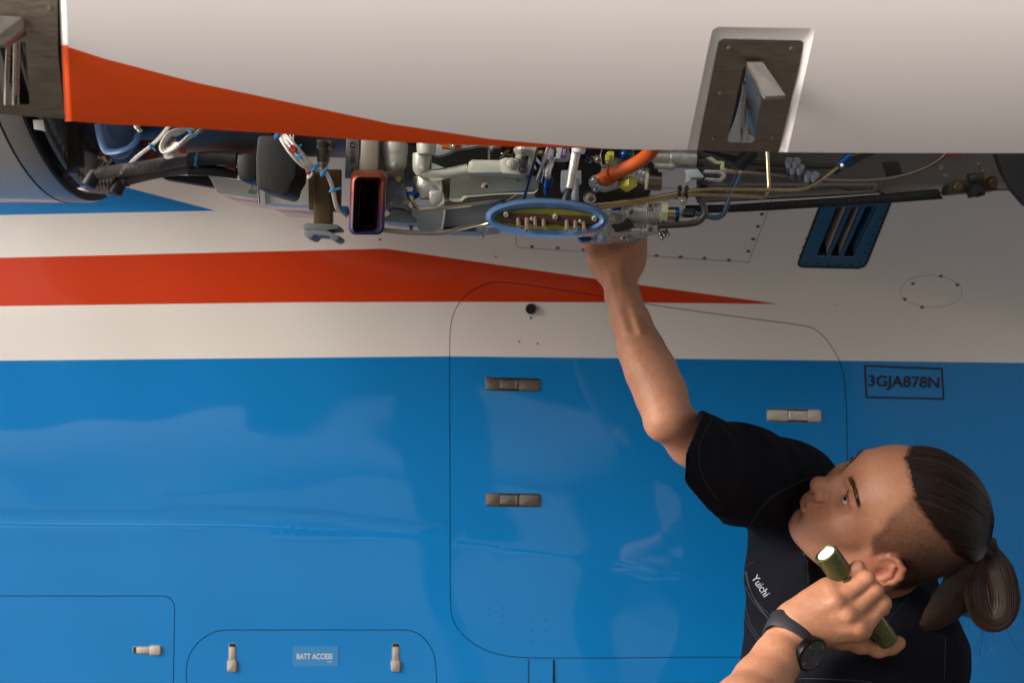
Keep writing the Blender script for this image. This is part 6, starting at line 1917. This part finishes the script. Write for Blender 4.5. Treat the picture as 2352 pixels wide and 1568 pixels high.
# collar stand and leaves
S.chain([wp(1872, 1235, 1.93), wp(1850, 1258, 1.89), wp(1862, 1310, 1.855), wp(1885, 1375, 1.835)], [.009, .010, .010, .008], .004)
S.chain([wp(1905, 1410, 1.83), wp(1985, 1445, 1.83), wp(2060, 1420, 1.86), wp(2090, 1375, 1.92), wp(2060, 1335, 1.98), wp(1960, 1290, 1.99)], [.010, .013, .014, .014, .014, .014], .006)
hem_p = np.array(wp(1586, 1055, 1.757)); hem_n = np.array([-.98, .12, .06])
S.fn(lambda Q: .0034 * vnoise(Q * np.array([1, 1, .45]), 42, 11) + .0022 * vnoise(Q * np.array([.5, 1, 1.4]), 85, 12), (-1, 0, 0), (2, 3, 3), 0, 'd')
S.cap(wp(1852, 1200, 1.80), wp(1905, 1300, 1.825), .034, .038, .012, 's')
S.cap(wp(1905, 1300, 1.825), wp(1990, 1405, 1.87), .038, .045, .008, 's')
S.cap(wp(1700, 1092, 1.83), wp(1500, 1040, 1.69), .050, .056, .004, 's') if False else None
def hem_cut(Q):
    # outside of the hem, only near the raised sleeve: the loose edge bulges at its middle
    def pl(p, n): return (Q - np.array(p)) @ (np.array(n) / np.linalg.norm(n))
    d = np.maximum(pl(wp(1574, 1055, 1.72), (-.98, .12, .04)), np.maximum(pl(wp(1612, 940, 1.72), (-.90, .10, .42)), pl(wp(1618, 1155, 1.72), (-.82, .10, -.56))))
    return np.where((Q[:, 2] > W(0, 1225, 1.75).z), d, -1)
S.fn(hem_cut, (-1, 0, 0), (3, 3, 3), 0, 'i')
def hem_hollow(Q):
    a = np.array(wp(1660, 1082, 1.800)); b = np.array(wp(1430, 1016, 1.628)); ab = b - a
    t = np.clip((Q - a) @ ab / (ab @ ab), 0, 1)
    return np.linalg.norm(Q - a - t[:, None] * ab, axis=1) - (.037 + .029 * t)
S.fn(hem_hollow, np.array(wp(1660, 1085, 1.80)) - .2, np.array(wp(1660, 1085, 1.80)) + .2, .004, 's')
v, f = polygonise(S, (W(1500, 0, 1.75).x, 1.58, .93), (W(2260, 0, 2.0).x, 2.09, W(0, 940, 1.85).z), .0030)
shirt = fmesh('shirt', [(v, f, None)], M_shirt, person)
shirt_bvh = BVHTree.FromPolygons([tuple(p) for p in v], [tuple(q) for q in f])
CAMP = Vector((0, 0, CH))
def on_shirt(x, y, off=.0006):
    d = (W(x, y, 1.0) - CAMP).normalized()
    r = shirt_bvh.ray_cast(CAMP, d)
    if r[0] is None: return None
    nn = r[1] if r[1].dot(d) < 0 else -r[1]
    return r[0] + nn * off
z6 = zoomer(1800, 1080, .39979)
b = MB()
def stitch(pts, dash=3.2, gap=2.4, r=.00030):
    P = [tuple(q) for q in catmull([(x, y, 0) for x, y in pts], 10)]
    L_ = [0]
    for i in range(1, len(P)): L_.append(L_[-1] + math.hypot(P[i][0] - P[i - 1][0], P[i][1] - P[i - 1][1]))
    s = 0
    while s < L_[-1] - dash:
        q = [(np.interp(s + t, L_, [p[0] for p in P]), np.interp(s + t, L_, [p[1] for p in P])) for t in (0, dash * .5, dash)]
        w = [on_shirt(x, y) for x, y in q]
        if all(k is not None for k in w) and (w[0] - w[2]).length < .01: b.tube(w, r, 3, caps=False)
        s += dash + gap
Z = lambda *p: [z6(*q) for q in p]
stitch([(1880, 1090), (1815, 1115), (1760, 1152), (1716, 1212)])
stitch([(1634, 962), (1610, 1010), (1604, 1060), (1622, 1110), (1652, 1150)])
stitch(Z((160, 960), (215, 1065), (320, 1180))); stitch(Z((180, 960), (235, 1060), (330, 1160)))
stitch(Z((145, 1090), (175, 1200), (245, 1310))); stitch(Z((160, 1080), (195, 1200), (270, 1315)))
stitch(Z((165, 840), (195, 815), (215, 812))); stitch(Z((545, 800), (550, 900), (552, 960)))
stitch(Z((480, 1540), (700, 1545), (960, 1562))); stitch(Z((1215, 930), (1190, 1010), (1130, 1080), (1040, 1190)))
stitch(Z((1410, 1290), (1405, 1420), (1400, 1560)), 2.5, 4)
o = b.build('stitching', pmat('pale_thread', (0.09, 0.10, 0.12), .7), shirt); o['kind'] = 'stuff'
b = MB()
w = [on_shirt(*z6(x, y), .0004) for x, y in [(165, 870), (185, 960), (230, 1060), (315, 1180)]]
b.tube(catmull([q for q in w if q], 5), .0013, 6)
b.build('pocket_slit', M_black, shirt)
V_, F_ = text_mesh('Yuichi', 0.0)
lo, hi = V_.min(0), V_.max(0); V_ = (V_ - (lo + hi) / 2) / (hi - lo) * [53, 17.5]
c, s_ = math.cos(R_(56)), math.sin(R_(56)); tx, ty = z6(258, 958)
pts = [on_shirt(tx + x * c + y * s_, ty + x * s_ - y * c, .0010) for x, y in V_]
if all(p is not None for p in pts):
    me = bpy.data.meshes.new('name_embroidery'); me.from_pydata([tuple(p) for p in pts], [], F_); me.materials.append(pmat('white_thread', (0.42, 0.44, 0.47), .7))
    link('name_embroidery', me, shirt)
# small button on the collar
p = on_shirt(*z6(540, 755), .0004)
if p: MB().lathe(p, (-.3, -1, 0), [(0, .0045), (.0016, .0045), (.002, .0035)], 14).build('button', M_black, shirt)
# trousers and shoes (below the picture)
T = Field()
T.chain([(hipx, 1.88, 1.0), (hipx, 1.88, .90)], [.135, .140], .04)
for s in (-1, 1):
    T.chain([(hipx + s * .03, 1.88 - s * .085, .92), (hipx - .03 + s * .02, 1.87 - s * .10, .50), (hipx + .02, 1.88 - s * .11, .09)], [.100, .074, .062], .03)
v, f = polygonise(T, (hipx - .30, 1.60, .02), (hipx + .30, 2.2, 1.16), .010)
fmesh('trousers', [(v, f, None)], M_trous, person)
for s in (-1, 1):
    Q = Field()
    Q.cap((hipx + .035, 1.88 - s * .11, .048), (hipx - .15, 1.87 - s * .135, .040), .046, .040, .02)
    Q.plane((0, 0, 0.004), (0, 0, -1))
    v, f = polygonise(Q, (hipx - .25, 1.65, -.03), (hipx + .15, 2.1, .13), .007)
    fmesh('shoe', [(v, f, None)], M_black, person)

# ------------------------------------------------------------------ flashlight held at the jaw
M_olive = pmat('olive_anodised', (0.125, 0.130, 0.050), 0.28, metal=0.5, rvar=0.06, var=0.2, vscale=60, bump=0.05, bscale=500)
fl_h = Vector(hp(786, 176, HB + .004)); fl_t = Vector(hp(1462, 1122, HB + .038))
fx = (fl_t - fl_h).normalized(); fl_len = (fl_t - fl_h).length
flash = empty('flashlight', fl_t)
tag(flash, 'olive green metal flashlight gripped in a fist beside the jaw', 'flashlight')
s_ = fl_len / .118
b = MB().lathe(fl_h, fx, [(t * s_, r) for t, r in [(.0030, .0085 * s_), (.0008, .0100 * s_), (0, .0112 * s_), (.0006, .0122 * s_), (.026, .0122 * s_), (.027, .0118 * s_), (.028, .0100 * s_), (.0296, .0100 * s_), (.0305, .0118 * s_), (.033, .0118 * s_), (.034, .0100 * s_),
                              (.040, .0104 * s_), (.085, .0104 * s_), (.0855, .0098 * s_), (.0865, .0098 * s_), (.087, .0106 * s_), (.099, .0106 * s_), (.0992, .0102 * s_), (.0998, .0102 * s_), (.1002, .0106 * s_), (.116, .0106 * s_), (.118, .0098 * s_), (.117, .0085 * s_)]], 36)
b.build('flashlight_body', M_olive, flash)
side = fx.cross(Vector((0, 1, 0))).normalized()
fy = side.cross(fx)
M_lens = pmat('lit_lens', (1.0, 0.97, 0.86), .2, emit=0.8)
b = MB().lathe(fl_h, fx, [(.0008, .0001), (.0008, .0088 * s_)], 28, caps=False); b.build('lens', M_lens, flash)
c0 = fl_h + fx * .084 * s_ - side * .0112 * s_ * (1 if side.x > 0 else -1) - fy * 0
cl_ = MB().slab([c0, c0 + fx * .030, c0 + fx * .030 + Vector((0, .006, 0)), c0 + Vector((0, .006, 0))], -side * (1 if side.x > 0 else -1) * .0018)
cl_.build('pocket_clip', M_black, flash, bevel=.0004)
sp_d = bpy.data.lights.new('flashlight_beam', 'SPOT'); sp_o = bpy.data.objects.new('flashlight_beam', sp_d); COL.objects.link(sp_o)
sp_d.energy = 9.0; sp_d.spot_size = R_(15); sp_d.spot_blend = 0.6; sp_d.shadow_soft_size = .008; sp_d.color = (1.0, 1.0, 0.80)
tgt = W(1085, 395, 1.49); src = fl_h - fx * .004
sp_o.location = src; sp_o.rotation_euler = (src - tgt).to_track_quat('Z', 'Y').to_euler()
sp_o.parent = flash; sp_o.matrix_parent_inverse = Matrix.Translation(-fl_t)

# ------------------------------------------------------------------ wristwatch
wa = Vector(hp(300, 1330, 1.65)); wb = Vector(hp(470, 985, 1.678)); wx = (wb - wa).normalized()
wc = Vector(hp(395, 1075, 1.681))
watch = empty('wristwatch', wc)
tag(watch, 'black round wristwatch with a dark rubber strap on the bent wrist', 'wristwatch')
M_strap = pmat('dark_strap', (0.022, 0.022, 0.030), 0.6, bump=.05, bscale=400)
lv_, lf_, _ = larm_part
arm_bvh = BVHTree.FromPolygons([tuple(p) for p in lv_], [tuple(q) for q in lf_])
e1 = wx.cross(Vector((0, 1, 0))).normalized(); e2 = wx.cross(e1)
b = MB(); rings = []
for t in np.linspace(0, 2 * math.pi, 49)[:-1]:
    d = e1 * math.cos(t) + e2 * math.sin(t)
    hits = [arm_bvh.ray_cast(wc + wx * o, d) for o in (-.009, 0, .009)]
    r_ = max((h[0] - wc - wx * o).length if h[0] is not None else .024 for h, o in zip(hits, (-.009, 0, .009)))
    r_ = min(r_, .034)
    rings.append([wc + d * (r_ + dr) + wx * o for o, dr in ((-.0120, .0002), (-.0120, .0018), (-.0100, .0030), (.0100, .0030), (.0120, .0018), (.0120, .0002))])
b.add([p for r in rings for p in r], [(i * 6 + k, i * 6 + k + 1, ((i + 1) % 48) * 6 + k + 1, ((i + 1) % 48) * 6 + k) for i in range(48) for k in range(5)])
b.build('strap', M_strap, watch)
fn_ = Vector((.50, -.80, -.33)).normalized()
fh_ = arm_bvh.ray_cast(wc, fn_); face_c = wc + fn_ * ((fh_[0] - wc).length + .0105 if fh_[0] is not None else .035)
b = MB().lathe(face_c - fn_ * .009, fn_, [(0, .0180), (.001, .0205), (.007, .0212), (.0095, .0210), (.0105, .0198), (.0106, .0186)], 48, caps=True)
b.build('watch_case', pmat('black_steel', (.015, .014, .016), .3, metal=.7), watch)
b = MB().lathe(face_c + fn_ * .0018, fn_, [(0, .0001), (0, .0185)], 48, caps=False); b.build('dial', pmat('dial_glass', (.006, .006, .007), .08, coat=1.0), watch)
up_ = (wx - fn_ * wx.dot(fn_)).normalized(); rt = fn_.cross(up_)
for k in range(12):
    a = 2 * math.pi * k / 12
    d = up_ * math.cos(a) + rt * math.sin(a); q = fn_.cross(d)
    p = face_c + fn_ * .0021 + d * .0150
    MB().slab([p - d * .0014 - q * .0003, p + d * .0014 - q * .0003, p + d * .0014 + q * .0003, p - d * .0014 + q * .0003], fn_ * .0001).build('hour_mark', MATS['pale_thread'] if k % 3 else M_wprint, watch, smooth=False)
for L__, an, w_ in ((.0075, 1.1, .0004), (.0105, 2.6, .0003)):
    d = up_ * math.cos(an) + rt * math.sin(an); q = fn_.cross(d); p = face_c + fn_ * .0023
    MB().slab([p - q * w_, p + d * L__ - q * w_, p + d * L__ + q * w_, p + q * w_], fn_ * .0001).build('watch_hand', MATS['pale_thread'], watch, smooth=False)
for dx, dy in ((.006, 0), (-.006, .001), (0, -.007)):
    p = face_c + fn_ * .0020 + up_ * dx + rt * dy
    MB().tube([p + (up_ * math.cos(t) + rt * math.sin(t)) * .0032 for t in np.linspace(0, 6.28, 17)[:-1]], .00012, 4, closed=True).build('subdial', MATS['pale_thread'], watch)
